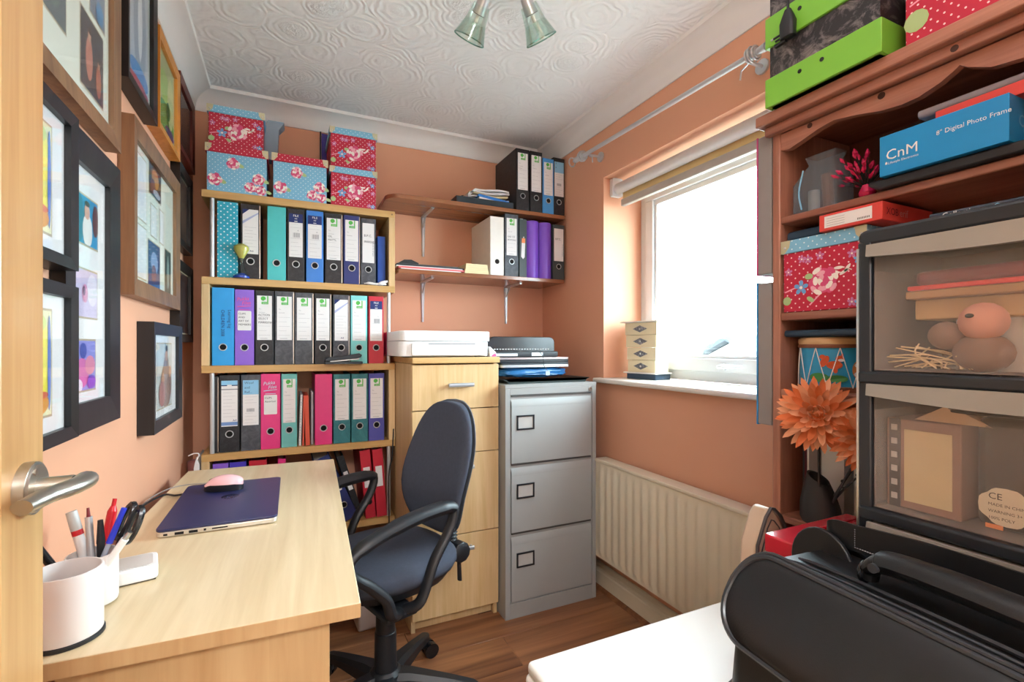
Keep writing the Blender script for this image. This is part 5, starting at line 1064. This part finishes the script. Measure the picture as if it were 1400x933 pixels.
# ---- compartment two
z2 = 1.2625
flower_box('red floral box with blue lid inside the bookcase', (1.072, 0.762, z2), 0.180, 0.19, 0.160, 0.030, True, rz=-PI/2, group='flowery storage boxes on the bookcase', lidx=0.004, seed=7)
t = thing('dark_case', 'dark blue flat case lying on the left of the floral box inside the bookcase', 'case', (1.085, 0.765-0.085, z2+0.1685))
MB().rbox(0, 0.16, 0.0, 0.083, 0, 0.024, plain('petrol_plastic', '#22384C', 0.35), 0.008, 'y').obj('shell', t, bevel=0.003)
t = thing('red_carton', 'red carton with a white shipping label lying half on the floral box', 'box', (1.058, 0.545, z2+0.1695), rot=(0, 0, 0))
MB().box(0, 0.185, 0, 0.124, 0, 0.036, plain('tomato_red_card', '#D8473F', 0.5)).obj('carton', t, bevel=0.001, seg=1)
p = MB(); p.flat = True; p.add([(-0.0009, 0.112, 0.006), (-0.0009, 0.018, 0.006), (-0.0009, 0.018, 0.031), (-0.0009, 0.112, 0.031)], [(0, 1, 2, 3)], M_paper)
for i in range(8): p.add([(-0.0013, 0.045-i*0.003, 0.009), (-0.0013, 0.0435-i*0.003, 0.009), (-0.0013, 0.0435-i*0.003, 0.013), (-0.0013, 0.045-i*0.003, 0.013)], [(0, 1, 2, 3)], M_inkd)
for i in range(4): p.add([(-0.0013, 0.107, 0.010+i*0.005), (-0.0013, 0.07, 0.010+i*0.005), (-0.0013, 0.07, 0.0106+i*0.005), (-0.0013, 0.107, 0.0106+i*0.005)], [(0, 1, 2, 3)], M_ink)
p.text('XOB', 0.020, (0.012, -0.0011, 0.011), (1, 0, 0), (0, 0, 1), plain('dark_red_print', '#6A1A24', 0.6)); p.text('erif', 0.022, (0.058, -0.0011, 0.011), (1, 0, 0), (0, 0, 1), plain('pale_red_print', '#D89C98', 0.6)); p.obj('label', t)
# ---- compartment three: drum
z3 = 1.0805
t = thing('toy_drum', 'toy drum with blue sides and painted woodland animals', 'drum', (1.158, 0.692, z3)); R = 0.074
MB().lathe([(R, 0.006), (R, 0.105)], plain('drum_blue', '#2E9ACB', 0.35), n=40, caps=False).lathe([(R-0.002, 0.006), (R-0.002, 0.105)], M_dark, n=40).obj('shell', t, smooth=True)
MB().lathe([(R+0.001, 0.106), (R+0.002, 0.109), (R+0.002, 0.118), (R-0.002, 0.122), (0.001, 0.122)], plain('drum_skin_tan', '#D8B488', 0.5), n=40).obj('skin', t, smooth=True)
MB().lathe([(R+0.0025, 0.098), (R+0.0035, 0.102), (R+0.0025, 0.106), (R, 0.106), (R, 0.098)], plain('drum_brown_band', '#7A4A34', 0.5), n=40, caps=False).obj('band', t, smooth=True)
MB().lathe([(R+0.002, 0.0), (R+0.002, 0.01), (R, 0.012), (R, 0)], plain('drum_brown_band', '#7A4A34', 0.5), n=40, caps=True).obj('foot_ring', t, smooth=True)
def cylp(a, z, k=0.0012): return ((R+k)*math.cos(a), (R+k)*math.sin(a), z)
co = MB()
for i in range(10):
    a = 2*PI*i/10; co.tube([cylp(a+(2*PI/20)*q/4, 0.098-0.088*q/4, 0.002) for q in range(5)], 0.0011, M_paper, 5); co.tube([cylp(a+(2*PI/20)*(1+q/4), 0.010+0.088*q/4, 0.002) for q in range(5)], 0.0011, M_paper, 5)
co.obj('cord', t)
an = MB(); an.flat = True; ac = PI*1.10
def ce(s, z, rs, rz_, m, lift, rot=0):
    an.poly([cylp(ac-(s+rs*math.cos(q)*math.cos(rot)-rz_*math.sin(q)*math.sin(rot))/R*1.0, z+rs*math.cos(q)*math.sin(rot)+rz_*math.sin(q)*math.cos(rot), 0.0015+lift) for q in [2*PI*i/16 for i in range(16)]], m)
M_sq = plain('squirrel_orange', '#C8542A', 0.5); M_ow = plain('owl_tan', '#D08A50', 0.5); M_dg = plain('drum_leaf_green', '#3F8A4A', 0.5)
s0 = -0.013
ce(s0, 0.060, 0.015, 0.009, M_sq, 0.001); ce(s0-0.010, 0.074, 0.008, 0.007, M_sq, 0.0012); ce(s0-0.012, 0.071, 0.006, 0.003, M_paper, 0.0016); ce(s0-0.014, 0.082, 0.002, 0.004, M_sq, 0.0012); ce(s0+0.018, 0.068, 0.007, 0.014, M_sq, 0.0013, 0.5); ce(s0+0.022, 0.078, 0.006, 0.005, M_sq, 0.0014); ce(s0-0.002, 0.048, 0.004, 0.006, M_sq, 0.0013)
ce(s0-0.045, 0.050, 0.013, 0.020, M_ow, 0.001); ce(s0-0.050, 0.060, 0.004, 0.004, M_paper, 0.0014); ce(s0-0.040, 0.060, 0.004, 0.004, M_paper, 0.0015); ce(s0-0.045, 0.040, 0.010, 0.006, M_paper, 0.0014); ce(s0-0.065, 0.045, 0.010, 0.014, M_dg, 0.0008); ce(s0+0.03, 0.032, 0.02, 0.01, M_dg, 0.0008); ce(s0-0.005, 0.030, 0.02, 0.008, M_dg, 0.0007)
an.obj('painted_animals', t)
t = thing('dark_folder', 'dark folder lying flat above the toy drum', 'folder', (1.078, 0.60, z3+0.1235))
MB().rbox(0, 0.18, 0, 0.165, 0.0, 0.016, plain('petrol_plastic', '#22384C', 0.35), 0.006, 'y').obj('cover', t, bevel=0.002)
# ---- compartment four: magazine files
z5 = 0.7805
for lab, y, w, ex in (('white magazine file with a yellow corner mark, behind the black vase', 0.705, 0.052, 'y'), ('white magazine file with a green mark, half hidden by the flowers', 0.628, 0.06, 'g')):
    t = thing('magazine_file', lab, 'file', (1.165, y, z5), group='white magazine files behind the flowers')
    MB().box(0, 0.10, -w/2, w/2, 0, 0.26, M_pr).obj('cover', t, bevel=0.001)
    p = MB(); p.flat = True
    if ex == 'y': p.add([(-0.0006, w/2-0.004, 0.02), (-0.0006, w/2-0.022, 0.018), (-0.0006, w/2-0.022, 0.034), (-0.0006, w/2-0.004, 0.036)], [(0, 1, 2, 3)], plain('yellow_print', '#E8DC3C', 0.5)); 
    else:
        p.add([(-0.0006, w/2-0.006, 0.20), (-0.0006, w/2-0.024, 0.20), (-0.0006, w/2-0.024, 0.206), (-0.0006, w/2-0.006, 0.206)], [(0, 1, 2, 3)], M_green)
        p.text('Banking', 0.011, (-0.0006, w/2-0.005, 0.15), (0, -1, 0), (0, 0, 1), M_teal_ink if 'M_teal_ink' in globals() else M_ink); p.text('& Bills', 0.011, (-0.0006, w/2-0.005, 0.135), (0, -1, 0), (0, 0, 1), M_ink)
    p.obj('spine_mark', t)
for lab, y, c in (('thin dark book at the far left of the vase compartment', 0.752, M_dgrey), ('thin white-edged book beside the yellow-marked magazine file', 0.741, M_paper), ('thin maroon book, second from the bookcase side panel', 0.747, plain('maroon_card', '#5A2436', 0.5))):
    t = thing('thin_book', lab, 'book', (1.13, y-0.0025, z5), group='thin books by the bookcase side panel'); MB().box(0, 0.14, 0, 0.0045, 0, 0.21, c).obj('cover', t)
# vase and flowers
t = thing('vase', 'matt black vase with a slanted mouth holding orange flowers', 'vase', (1.098, 0.690, z5))
R_ = []
for z, rx, ry in ((0, 0.030, 0.040), (0.01, 0.034, 0.044), (0.04, 0.034, 0.042), (0.07, 0.029, 0.034), (0.09, 0.024, 0.027), (0.102, 0.021, 0.023)):
    R_.append([(rx*math.cos(a), ry*math.sin(a)+0.006*z/0.1, z+(0.012*math.sin(a))*(z/0.102)**2) for a in [2*PI*i/28 for i in range(28)]])
R_ += [[(x*0.85, y*0.85, z-0.002) for x, y, z in R_[-1]], [(x*0.8, y*0.8, z-0.03) for x, y, z in R_[-1]]]
MB().loft(R_, plain('matt_black_ceramic', '#26262A', 0.55)).obj('body', t, smooth=True)
M_stem = plain('dark_flower_stem', '#2E2E30', 0.6)
def chrys(label, base, head, r, tilt, seed):
    t = thing('chrysanthemum', label, 'flower', base, group='orange artificial flowers in the black vase'); hd = Vector(head)-Vector(base)
    MB().tube([(0, 0, 0), hd*0.5+Vector((0.004, 0.003, 0)), hd+Vector(tilt)*-0.012], 0.0026, M_stem, 8, smooth=5).obj('stem', t, smooth=True)
    rnd = random.Random(seed); ax = Vector(tilt).normalized(); a0 = ax.orthogonal().normalized(); b0 = ax.cross(a0)
    cols = [plain('petal_a', '#EC8450', 0.6, var=0.08), plain('petal_b', '#F29C6C', 0.6, var=0.08), plain('petal_c', '#F6B48C', 0.6, var=0.06)]
    calyx = MB(); calyx.ball(tuple(hd), (r*0.3, r*0.3, r*0.3), cols[0]); calyx.obj('core', t, smooth=True)
    for ring, (n, el, ln, wd) in enumerate(((22, -0.30, 1.0, 0.15), (22, -0.02, 1.0, 0.15), (20, 0.22, 0.93, 0.145), (18, 0.46, 0.84, 0.14), (15, 0.70, 0.72, 0.135), (11, 0.95, 0.60, 0.13), (7, 1.2, 0.52, 0.12), (4, 1.42, 0.44, 0.10))):
        for i in range(n):
            ph = 2*PI*(i+0.5*(ring % 2))/n+rnd.uniform(-0.08, 0.08); e = el+rnd.uniform(-0.1, 0.1); L = ln*r*rnd.uniform(0.9, 1.05)
            d = (a0*math.cos(ph)+b0*math.sin(ph)); s = (-a0*math.sin(ph)+b0*math.cos(ph)); out = d*math.cos(e)+ax*math.sin(e); up = -d*math.sin(e)+ax*math.cos(e)
            pts = []; W_ = wd*r
            for q, ww, lf in ((0.15, 0.25, 0), (0.45, 0.85, 0.02), (0.7, 1.0, 0.06), (0.88, 0.7, 0.12), (1.0, 0.06, 0.20)):
                c = hd+out*L*q+up*r*lf*(1 if ring > 1 else 0.3)
                pts.append([c-s*W_*ww*0.6+up*W_*0.25*ww, c, c+s*W_*ww*0.6+up*W_*0.25*ww])
            pm = MB(); pm.flat = True; pm.loft(pts, cols[(i+ring+(ring > 4)) % 3 if ring < 4 else 1+(i % 2)], False, closed=False)
            pm.obj('petal', t, smooth=True, ang=180)
chrys('large orange chrysanthemum facing the room, nearest the window', (1.095, 0.690, z5+0.02), (1.036, 0.657, 1.035), 0.084, (-0.86, -0.42, 0.22), 1)
chrys('orange chrysanthemum half hidden behind the drawer tower', (1.100, 0.680, z5+0.02), (1.045, 0.566, 0.995), 0.070, (-0.8, -0.3, 0.1), 2)
for i, (lab, e) in enumerate((('bare dark twig leaning towards the drawer tower, upper of two', (1.10, 0.60, 0.955)), ('bare dark twig leaning towards the drawer tower, lower of two', (1.085, 0.585, 0.93)))):
    t = thing('twig', lab, 'twig', (1.10, 0.682, z5+0.03)); d = Vector(e)-Vector((1.10, 0.682, z5+0.03))
    tw = MB(); tw.tube([(0, 0, 0), d*0.4+Vector((0, -0.004, 0.012)), d*0.75+Vector((0, 0, 0.004)), d], [0.0028, 0.0024, 0.002, 0.0016], M_stem, 6, smooth=3)
    for q in (0.5, 0.8): tw.ball(tuple(d*q+Vector((0, 0.003, 0.004))), 0.004, M_stem, 6, 4)
    tw.obj('stem', t, smooth=True)

# ================================================================== DRAWER TOWER
t = thing('drawer_tower', 'black plastic drawer tower with clear drawers of oddments', 'drawers', (0.82, 0.46, 0.5005))
def TB(name, x0, x1, y0, y1, z0, z1, m=M_black, bev=0.003, p=None): return MB().box(x0, x1, y0-0.46, y1-0.46, z0-0.5, z1-0.5, m).obj(name, p or t, bevel=bev)
M_tb = plain('tower_black', '#20242A', 0.35, var=0.05)
M_fr = frosted('smoky_clear_drawer', '#FAF4F0', 0.83, '#D4CAC2', 0.25); M_lip = plain('pale_drawer_lip', '#8E8982', 0.35, var=0.04)
Y0, Y1 = 0.085, 0.458
TB('post', 0.0, 0.016, Y1-0.020, Y1, 0.50, 1.345, M_tb); TB('post', 0.0, 0.016, Y0, Y0+0.020, 0.50, 1.345, M_tb)
TB('side_panel', 0.016, 0.238, Y1-0.008, Y1-0.002, 0.50, 1.34, M_tb, 0); TB('side_panel', 0.016, 0.238, Y0+0.002, Y0+0.008, 0.50, 1.34, M_tb, 0)
TB('back_panel', 0.236, 0.24, Y0+0.008, Y1-0.008, 0.50, 1.34, plain('grey_back', '#6A625C', 0.6), 0)
MB().rbox(0.0, 0.24, Y0-0.46, Y1-0.46, 1.338-0.5, 1.363-0.5, M_tb, 0.012, 'x').obj('top_cap', t, bevel=0.005)
TB('edge_highlight', -0.0015, 0.001, Y1-0.003, Y1+0.0005, 0.56, 1.335, M_chrome, 0)  # bright strip stands in for the highlight along the tower's front edge
levels = [(1.338, 1.143), (1.123, 0.932), (0.909, 0.725), (0.702, 0.52)]
for zt_, zb_ in levels:
    TB('rail', -0.004, 0.235, Y0+0.002, Y1-0.002, zb_-0.020, zb_-0.001, M_tb, 0.004)
    d = MB()
    ya, yb2 = Y0+0.022-0.46, Y1-0.022-0.46
    d.loft([[(0.004+0.004*math.sin(PI*k/16), ya+(yb2-ya)*k/16, z-0.5) for k in range(17)] for z in (zb_+0.001, zt_-0.018)], M_fr, False, closed=False)
    d.box(0.006, 0.22, ya, ya+0.002, zb_+0.001-0.5, zt_-0.04-0.5, M_fr).box(0.006, 0.22, yb2-0.002, yb2, zb_+0.001-0.5, zt_-0.04-0.5, M_fr).box(0.006, 0.22, ya, yb2, zb_+0.001-0.5, zb_+0.003-0.5, M_fr)
    dd = d.obj('drawer', t)
    l = MB(); n = 16
    R2 = [[(x, (ya-0.006)+(yb2-ya+0.012)*k/n, z) for x, z in ((0.012, zt_-0.5), (-0.006, zt_-0.5), (-0.008, zt_-0.5-0.018-0.010*math.sin(PI*k/n)), (0.004, zt_-0.5-0.018-0.010*math.sin(PI*k/n)))] for k in range(n+1)]
    l.loft(R2, M_lip); l.obj('lip', dd, smooth=True, ang=30)
# contents
def inb(name, label, cat, loc, dims, m, rz=0, bev=0.002, rot=None):
    t = thing(name, label, cat, loc, rz, rot=rot); MB().box(0, dims[0], -dims[1], 0, 0, dims[2], m).obj('carton' if 'box' in name else 'cover', t, bevel=bev); return t
zA = 1.1465
inb('manila_box', 'manila box lying in the top drawer of the tower', 'box', (0.872, 0.405, zA+0.075), (0.16, 0.27, 0.030), plain('manila', '#C9A878', 0.6))
inb('brown_envelope', 'brown envelope on the manila box in the top drawer', 'envelope', (0.852, 0.408, zA+0.1055), (0.16, 0.28, 0.012), plain('brown_kraft', '#A88058', 0.7))
inb('red_folder', 'bright red folder on the brown envelope in the top drawer', 'folder', (0.85, 0.405, zA+0.118), (0.17, 0.28, 0.007), plain('bright_red_plastic', '#E83A44', 0.4))
inb('maroon_case', 'maroon case on the red folder in the top drawer', 'case', (0.85, 0.395, zA+0.1255), (0.17, 0.27, 0.020), plain('maroon_leather', '#7A2436', 0.5), bev=0.006)
t = thing('white_carton', 'low white carton supporting the manila box in the top drawer', 'box', (0.885, 0.36, zA)); MB().box(0, 0.10, -0.22, 0, 0, 0.074, plain('off_white_card', '#C9C4BE', 0.6)).obj('carton', t)
t = thing('soft_toy', 'pink and brown soft toy head in the top drawer', 'toy', (0.850, 0.317, zA)); 
MB().ball((0, 0, 0.068), (0.018, 0.028, 0.026), plain('pink_plush', '#C48A78', 0.9)).ball((0.005, 0.042, 0.05), (0.016, 0.022, 0.02), plain('brown_plush', '#7A5E50', 0.9)).ball((0.005, 0.002, 0.026), (0.02, 0.034, 0.027), plain('brown_plush', '#7A5E50', 0.9)).obj('body', t, smooth=True)
MB().ball((-0.0165, 0.008, 0.076), (0.003, 0.005, 0.003), M_dark).obj('eye', t)
t = thing('raffia_bundle', 'bundle of pale raffia at the bottom of the top drawer', 'raffia', (0.85, 0.37, zA)); rf = MB(); random.seed(4)
for i in range(16): rf.tube([(random.uniform(-0.01, 0.02), random.uniform(-0.05, 0.05), 0.003), (random.uniform(-0.01, 0.02), random.uniform(-0.05, 0.05), random.uniform(0.01, 0.025)), (random.uniform(-0.01, 0.02), random.uniform(-0.06, 0.06), random.uniform(0.003, 0.04))], 0.0012, plain('raffia', '#D8BE94', 0.8), 4, smooth=3)
tag(rf.obj('strand', t), kind='stuff')
zB = 0.9355
t = inb('game_box', 'brown box with a column of white icons in the second drawer', 'box', (0.850, 0.432, zB), (0.14, 0.092, 0.135), plain('brown_box_card', '#8A6A5C', 0.6))
p = MB(); p.box(-0.001, 0, -0.082, -0.024, 0.012, 0.120, plain('beige_panel', '#C8B68E', 0.6)); p.box(-0.0008, 0, -0.019, -0.004, 0.0, 0.135, M_dgrey)
for i in range(6): p.box(-0.0016, -0.0008, -0.015, -0.007, 0.012+i*0.021, 0.021+i*0.021, plain('icon_grey', '#B8B4B2', 0.6))
p.obj('front_print', t)
t = thing('folded_paper', 'folded cream paper on the brown box in the second drawer', 'paper', (0.86, 0.40, zB+0.1355)); MB().prism([(0, 0, 0), (0, -0.09, 0), (0, -0.04, 0.025)], (0.08, 0, 0), plain('cream_fold', '#D8B898', 0.7)).obj('sheet', t)
t = inb('black_case', 'large black case with a paper tag in the second drawer', 'case', (0.860, 0.330, zB), (0.15, 0.205, 0.15), plain('dark_brown_plastic', '#2C2622', 0.4), bev=0.012)
g = MB(); g.flat = True
c0 = (-0.0012, -0.033, 0.032); cp = []
for i in range(32):
    a = 2*PI*i/32; rr_ = 1+0.10*math.cos(4*a); cp.append((c0[0], c0[1]+0.026*rr_*math.copysign(abs(math.cos(a))**0.6, math.cos(a)), c0[2]+0.023*rr_*math.copysign(abs(math.sin(a))**0.6, math.sin(a))))
g.poly(cp, plain('tag_cream', '#D8CCB4', 0.7))
for i, s in enumerate(('CE', 'MADE IN CHINA', 'WARNING 3+', '100% POLY')): g.text(s, 0.012 if i == 0 else 0.0055, (-0.0018, -0.015, 0.041-i*0.009), (0, -1, 0), (0, 0, 1), M_inkd)
g.add([(-0.0012, -0.012, 0.001), (-0.0012, -0.03, 0.001), (-0.0012, -0.03, 0.007), (-0.0012, -0.012, 0.007)], [(0, 1, 2, 3)], plain('orange_tag', '#E8884A', 0.5)); g.obj('paper_tag', t)
t = thing('cable_coil', 'coiled cable with silver plug ends at the top of the second drawer', 'cable', (0.870, 0.33, zB+0.152)); MB().tube([(0.01+0.03*math.cos(a), 0.06*math.sin(a)-0.02, 0.003*i/10) for i, a in enumerate([i*0.5 for i in range(26)])], 0.0025, M_dgrey, 6).obj('cable', t, smooth=True)
MB().cyl((-0.01, 0.0, 0.008), (-0.012, -0.02, 0.008), 0.005, M_chrome, 8).obj('plug', t)
zC_ = 0.7285
inb('grey_carton', 'grey carton in the third drawer', 'box', (0.86, 0.40, zC_), (0.14, 0.25, 0.12), plain('grey_card', '#B7B4B0', 0.7))
inb('kraft_carton', 'kraft carton in the bottom drawer', 'box', (0.86, 0.40, 0.5245), (0.14, 0.25, 0.11), plain('brown_kraft', '#A88058', 0.7))
t = thing('document_wallet', 'dark document wallet with white lettering on top of the drawer tower', 'wallet', (0.86, 0.32, 1.3640), rz=0.05)
MB().rbox(0, 0.20, -0.20, 0.06, 0, 0.012, plain('dark_film', '#2A3444', 0.25), 0.004, 'y').obj('wallet', t)
p = MB(); p.flat = True; p.text('Collection', 0.010, (-0.001, 0.045, 0.0025), (0, -1, 0), (0, 0, 1), M_pr); p.text('Germany', 0.009, (-0.001, -0.01, 0.0025), (0, -1, 0), (0, 0, 1), M_lblue); p.obj('lettering', t)

# ================================================================== BLACK BAG, RED CRATE, BEIGE BAG
M_lea = plain('black_leather', '#17181B', 0.38, var=0.12, scale=60, bmp=0.12); M_pipe = plain('black_piping', '#2A2B2F', 0.3)
t = thing('briefcase', 'black leather wheeled briefcase standing on the white chest', 'bag', (0.693, 0.29, 0.5005), rz=math.radians(-5))
def brow(z, x0, x1, y0, y1, r=0.03, n=5):
    o = []
    for cx, cy, t0 in ((x1-r, y1-r, 0), (x0+r, y1-r, PI/2), (x0+r, y0+r, PI), (x1-r, y0+r, 1.5*PI)):
        for i in range(n+1): a = t0+PI/2*i/n; o.append((cx+r*math.cos(a), cy+r*math.sin(a), z))
    return o
MB().loft([brow(0.0, -0.115, 0.10, -0.215, 0.205), brow(0.03, -0.125, 0.105, -0.222, 0.212), brow(0.18, -0.128, 0.105, -0.222, 0.212), brow(0.27, -0.120, 0.10, -0.220, 0.21), brow(0.345, -0.074, 0.095, -0.216, 0.206), brow(0.360, -0.058, 0.080, -0.205, 0.195)], M_lea).obj('body', t, smooth=True, ang=50)
# front flap
def fx(z): return -0.134+0.062*max(0, (z-0.262)/0.112)**1.3
yf0, yf1, zf0, zf1, rc = -0.222, 0.218, 0.262, 0.374, 0.05
def rrect(y0, y1, z0, z1, r, n=7):
    o = []
    for cy, cz, t0 in ((y1-r, z1-r, 0), (y0+r, z1-r, PI/2), (y0+r, z0+r, PI), (y1-r, z0+r, 1.5*PI)):
        for i in range(n+1): a = t0+PI/2*i/n; o.append((cy+r*math.cos(a), cz+r*math.sin(a)))
    return o
rg = []
for k, (s, dx) in enumerate(((1.0, 0.014), (1.0, 0.0), (0.96, -0.003), (0.8, -0.007), (0.5, -0.009), (0.15, -0.010))):
    rr_ = rrect(yf0, yf1, zf0, zf1, rc); cy, cz = (yf0+yf1)/2, (zf0+zf1)/2
    rg.append([(fx(cz+(z-cz)*s)+dx, cy+(y-cy)*s, cz+(z-cz)*s) for y, z in rr_])
MB().loft(rg, M_lea).obj('front_flap', t, smooth=True, ang=60)
for off, rad in ((0.0, 0.0042), (0.006, 0.003)):
    MB().tube([(fx(z)+off-0.001, y+(0.002 if off else 0)*(1 if y > 0 else -1), z+(0.004 if off and z > 0.3 else 0)) for y, z in rrect(yf0, yf1, zf0, zf1, rc, 10)], rad, M_pipe, 8, closed=True).obj('piping', t, smooth=True)
for k, xx in enumerate((-0.048, -0.030, -0.008)):
    MB().tube([(xx, -0.20, 0.366-0.002*k), (xx, 0.0, 0.369-0.002*k), (xx, 0.165, 0.366-0.002*k), (xx+0.006, 0.196, 0.345)], 0.0035 if k != 1 else 0.0022, M_pipe if k != 1 else M_dgrey, 6, smooth=4).obj('zip', t, smooth=True)
hd = MB(); hd.tube([(0.005, 0.088, 0.37), (0.004, 0.082, 0.392), (0.004, 0.055, 0.402), (0.004, -0.03, 0.404), (0.004, -0.11, 0.400), (0.004, -0.14, 0.385), (0.005, -0.145, 0.362)], [0.011, 0.015, 0.021, 0.022, 0.021, 0.015, 0.011], M_lea, 12, flat=0.7, up=(0, 0, 1), smooth=5); hd.obj('handle', t, smooth=True)
dr_ = MB(); dr_.tube([(0.004+0.013*math.cos(a), 0.094, 0.378+0.013*math.sin(a)) for a in [2*PI*i/20 for i in range(20)]], 0.0028, M_blackg, 8, closed=True); dr_.cyl((-0.014, 0.070, 0.396), (-0.021, 0.070, 0.396), 0.006, M_dgrey, 16); dr_.obj('ring', t, smooth=True)
# strap: ribbon standing behind the handle
st = MB(); path = [(0.09, 0.150, 0.34), (0.075, 0.195, 0.375), (0.066, 0.185, 0.392), (0.07, 0.14, 0.395), (0.078, 0.05, 0.400), (0.085, -0.08, 0.398), (0.095, -0.2, 0.385), (0.10, -0.235, 0.33)]
pp_ = crom([Vector(p) for p in path], 5); wdt = 0.022
st.loft([[(p.x-0.002, p.y, p.z-wdt), (p.x+0.002, p.y, p.z-wdt), (p.x+0.002, p.y, p.z+wdt*0.8), (p.x-0.002, p.y, p.z+wdt*0.8)] for p in pp_], M_lea); st.obj('shoulder_strap', t, smooth=True, ang=40)
lo = MB(); arc = [(0.195+0.052*math.cos(a), 0.335+0.058*math.sin(a)) for a in [PI*i/14 for i in range(15)]]+[(0.143, 0.29), (0.247, 0.29)]
lo.prism([(0.052, y, z) for y, z in arc], (0.008, 0, 0), M_lea); lo.obj('end_tab', t, bevel=0.002)
sx = MB()
for i in range(12): sx.box(0.0665, 0.0685, 0.150-i*0.0035, 0.152-i*0.0035, 0.378, 0.379, M_ink)
for i in range(9): sx.box(0.0665, 0.0685, 0.151, 0.152, 0.378+i*0.0033, 0.3795+i*0.0033, M_ink)
sx.obj('stitching', t)
pk = MB(); pk.loft([brow(0.0, -0.03, 0.03, 0.206, 0.345, 0.02), brow(0.05, -0.03, 0.03, 0.206, 0.345, 0.02), brow(0.10, -0.02, 0.02, 0.206, 0.31, 0.015), brow(0.14, -0.015, 0.015, 0.204, 0.25, 0.010)], M_lea); pk.obj('end_pocket', t, smooth=True, ang=50)
pk = MB(); pk.tube([(-0.03, 0.33, 0.05), (-0.05, 0.345, 0.04), (-0.07, 0.350, 0.03)], 0.003, M_blackg, 6); pk.obj('zip_pull', t)
t = thing('red_crate', 'red ribbed plastic crate with a glossy top between the bag and the bookcase', 'crate', (0.812, 0.472, 0.5005))
M_rc = plain('red_gloss_plastic', '#C22838', 0.18, var=0.03, coat=0.5)
MB().box(0.01, 0.245, 0.005, 0.14, 0, 0.30, M_rc).obj('body', t, bevel=0.004)
ld = MB(); ld.rbox(0, 0.255, -0.0, 0.146, 0.296, 0.330, M_rc, 0.006, 'z'); o = ld.obj('lid', t, bevel=0.003)
for i in range(6): MB().box(0.12, 0.250, 0.022+i*0.018, 0.028+i*0.018, 0.330, 0.3335, M_rc).obj('rib', o, bevel=0.0012)
t = thing('handbag', 'small beige handbag with dark piping behind the red crate', 'bag', (1.00, 0.755, 0.5005))
M_bg = plain('beige_leather', '#CDB49C', 0.4, var=0.05); P2 = [(-0.055, 0.0), (0.058, 0.0), (0.062, 0.13), (0.052, 0.24), (0.02, 0.295), (0.0, 0.312), (-0.012, 0.316), (-0.028, 0.298), (-0.055, 0.24), (-0.060, 0.17)]
MB().prism([(x, -0.02, z) for x, z in P2], (0, 0.045, 0), M_bg).obj('body', t, bevel=0.008)
MB().tube([(x, -0.022, z) for x, z in P2], 0.004, plain('dark_grey_piping', '#4A4648', 0.4), 8, closed=True).obj('piping', t, smooth=True)
MB().tube([(x*0.8, -0.0215, z*0.98-0.02) for x, z in P2[2:]], 0.0015, plain('dark_grey_piping', '#4A4648', 0.4), 6).obj('seam', t, smooth=True)
# nest of small boxes on the sill
zs_ = 1.0305
ang = math.radians(10)
t = thing('slate_block', 'dark slate-coloured flat box on the window sill', 'box', (1.507, 1.690, zs_), rz=ang)
MB().box(-0.001, 0.105, -0.002, 0.165, 0, 0.026, plain('slate_box', '#34485A', 0.5)).obj('box', t, bevel=0.001)
M_wd = plain('pale_lime_wood', '#E2D4B0', 0.6, var=0.04); M_or = marbled('silver_ornament', '#6A6A6E', '#C4C4C8', 90, 0.35)
t = thing('trinket_drawers', 'pale wooden four-tier trinket chest with diamond plaques on the sill', 'chest', (1.507, 1.690, zs_+0.0265), rz=ang)
MB().box(-0.012, 0.105, -0.012, 0.178, 0, 0.006, M_white).obj('base_board', t, bevel=0.001)
for i in range(4):
    z0 = 0.0065+i*0.058; g = 0.004*i
    d = MB().box(-0.000-g*0.5, 0.095+g, -0.000-g, 0.160+g, z0, z0+0.0565, M_wd).obj('tier', t, bevel=0.001)
    q = MB(); x = -g*0.5-0.0012; cy = 0.083; cz = z0+0.028
    q.prism([(x, cy-0.042, cz), (x, cy, cz+0.016), (x, cy+0.042, cz), (x, cy, cz-0.016)], (0.0011, 0, 0), M_or); q.ball((x, cy, cz), 0.005, M_chrome, 10, 6); q.obj('plaque', d)
    q = MB(); y = -g-0.0012
    if i == 1: q.prism([(0.03, y, cz), (0.048, y, cz+0.05), (0.066, y, cz), (0.048, y, cz-0.03)], (0, 0.0011, 0), plain('pale_pink_print', '#E8D0D4', 0.6)); q.obj('side_plaque', d)
MB().box(-0.022, 0.125, -0.026, 0.188, 0.2385, 0.2445, M_white).obj('lid', t, bevel=0.001)
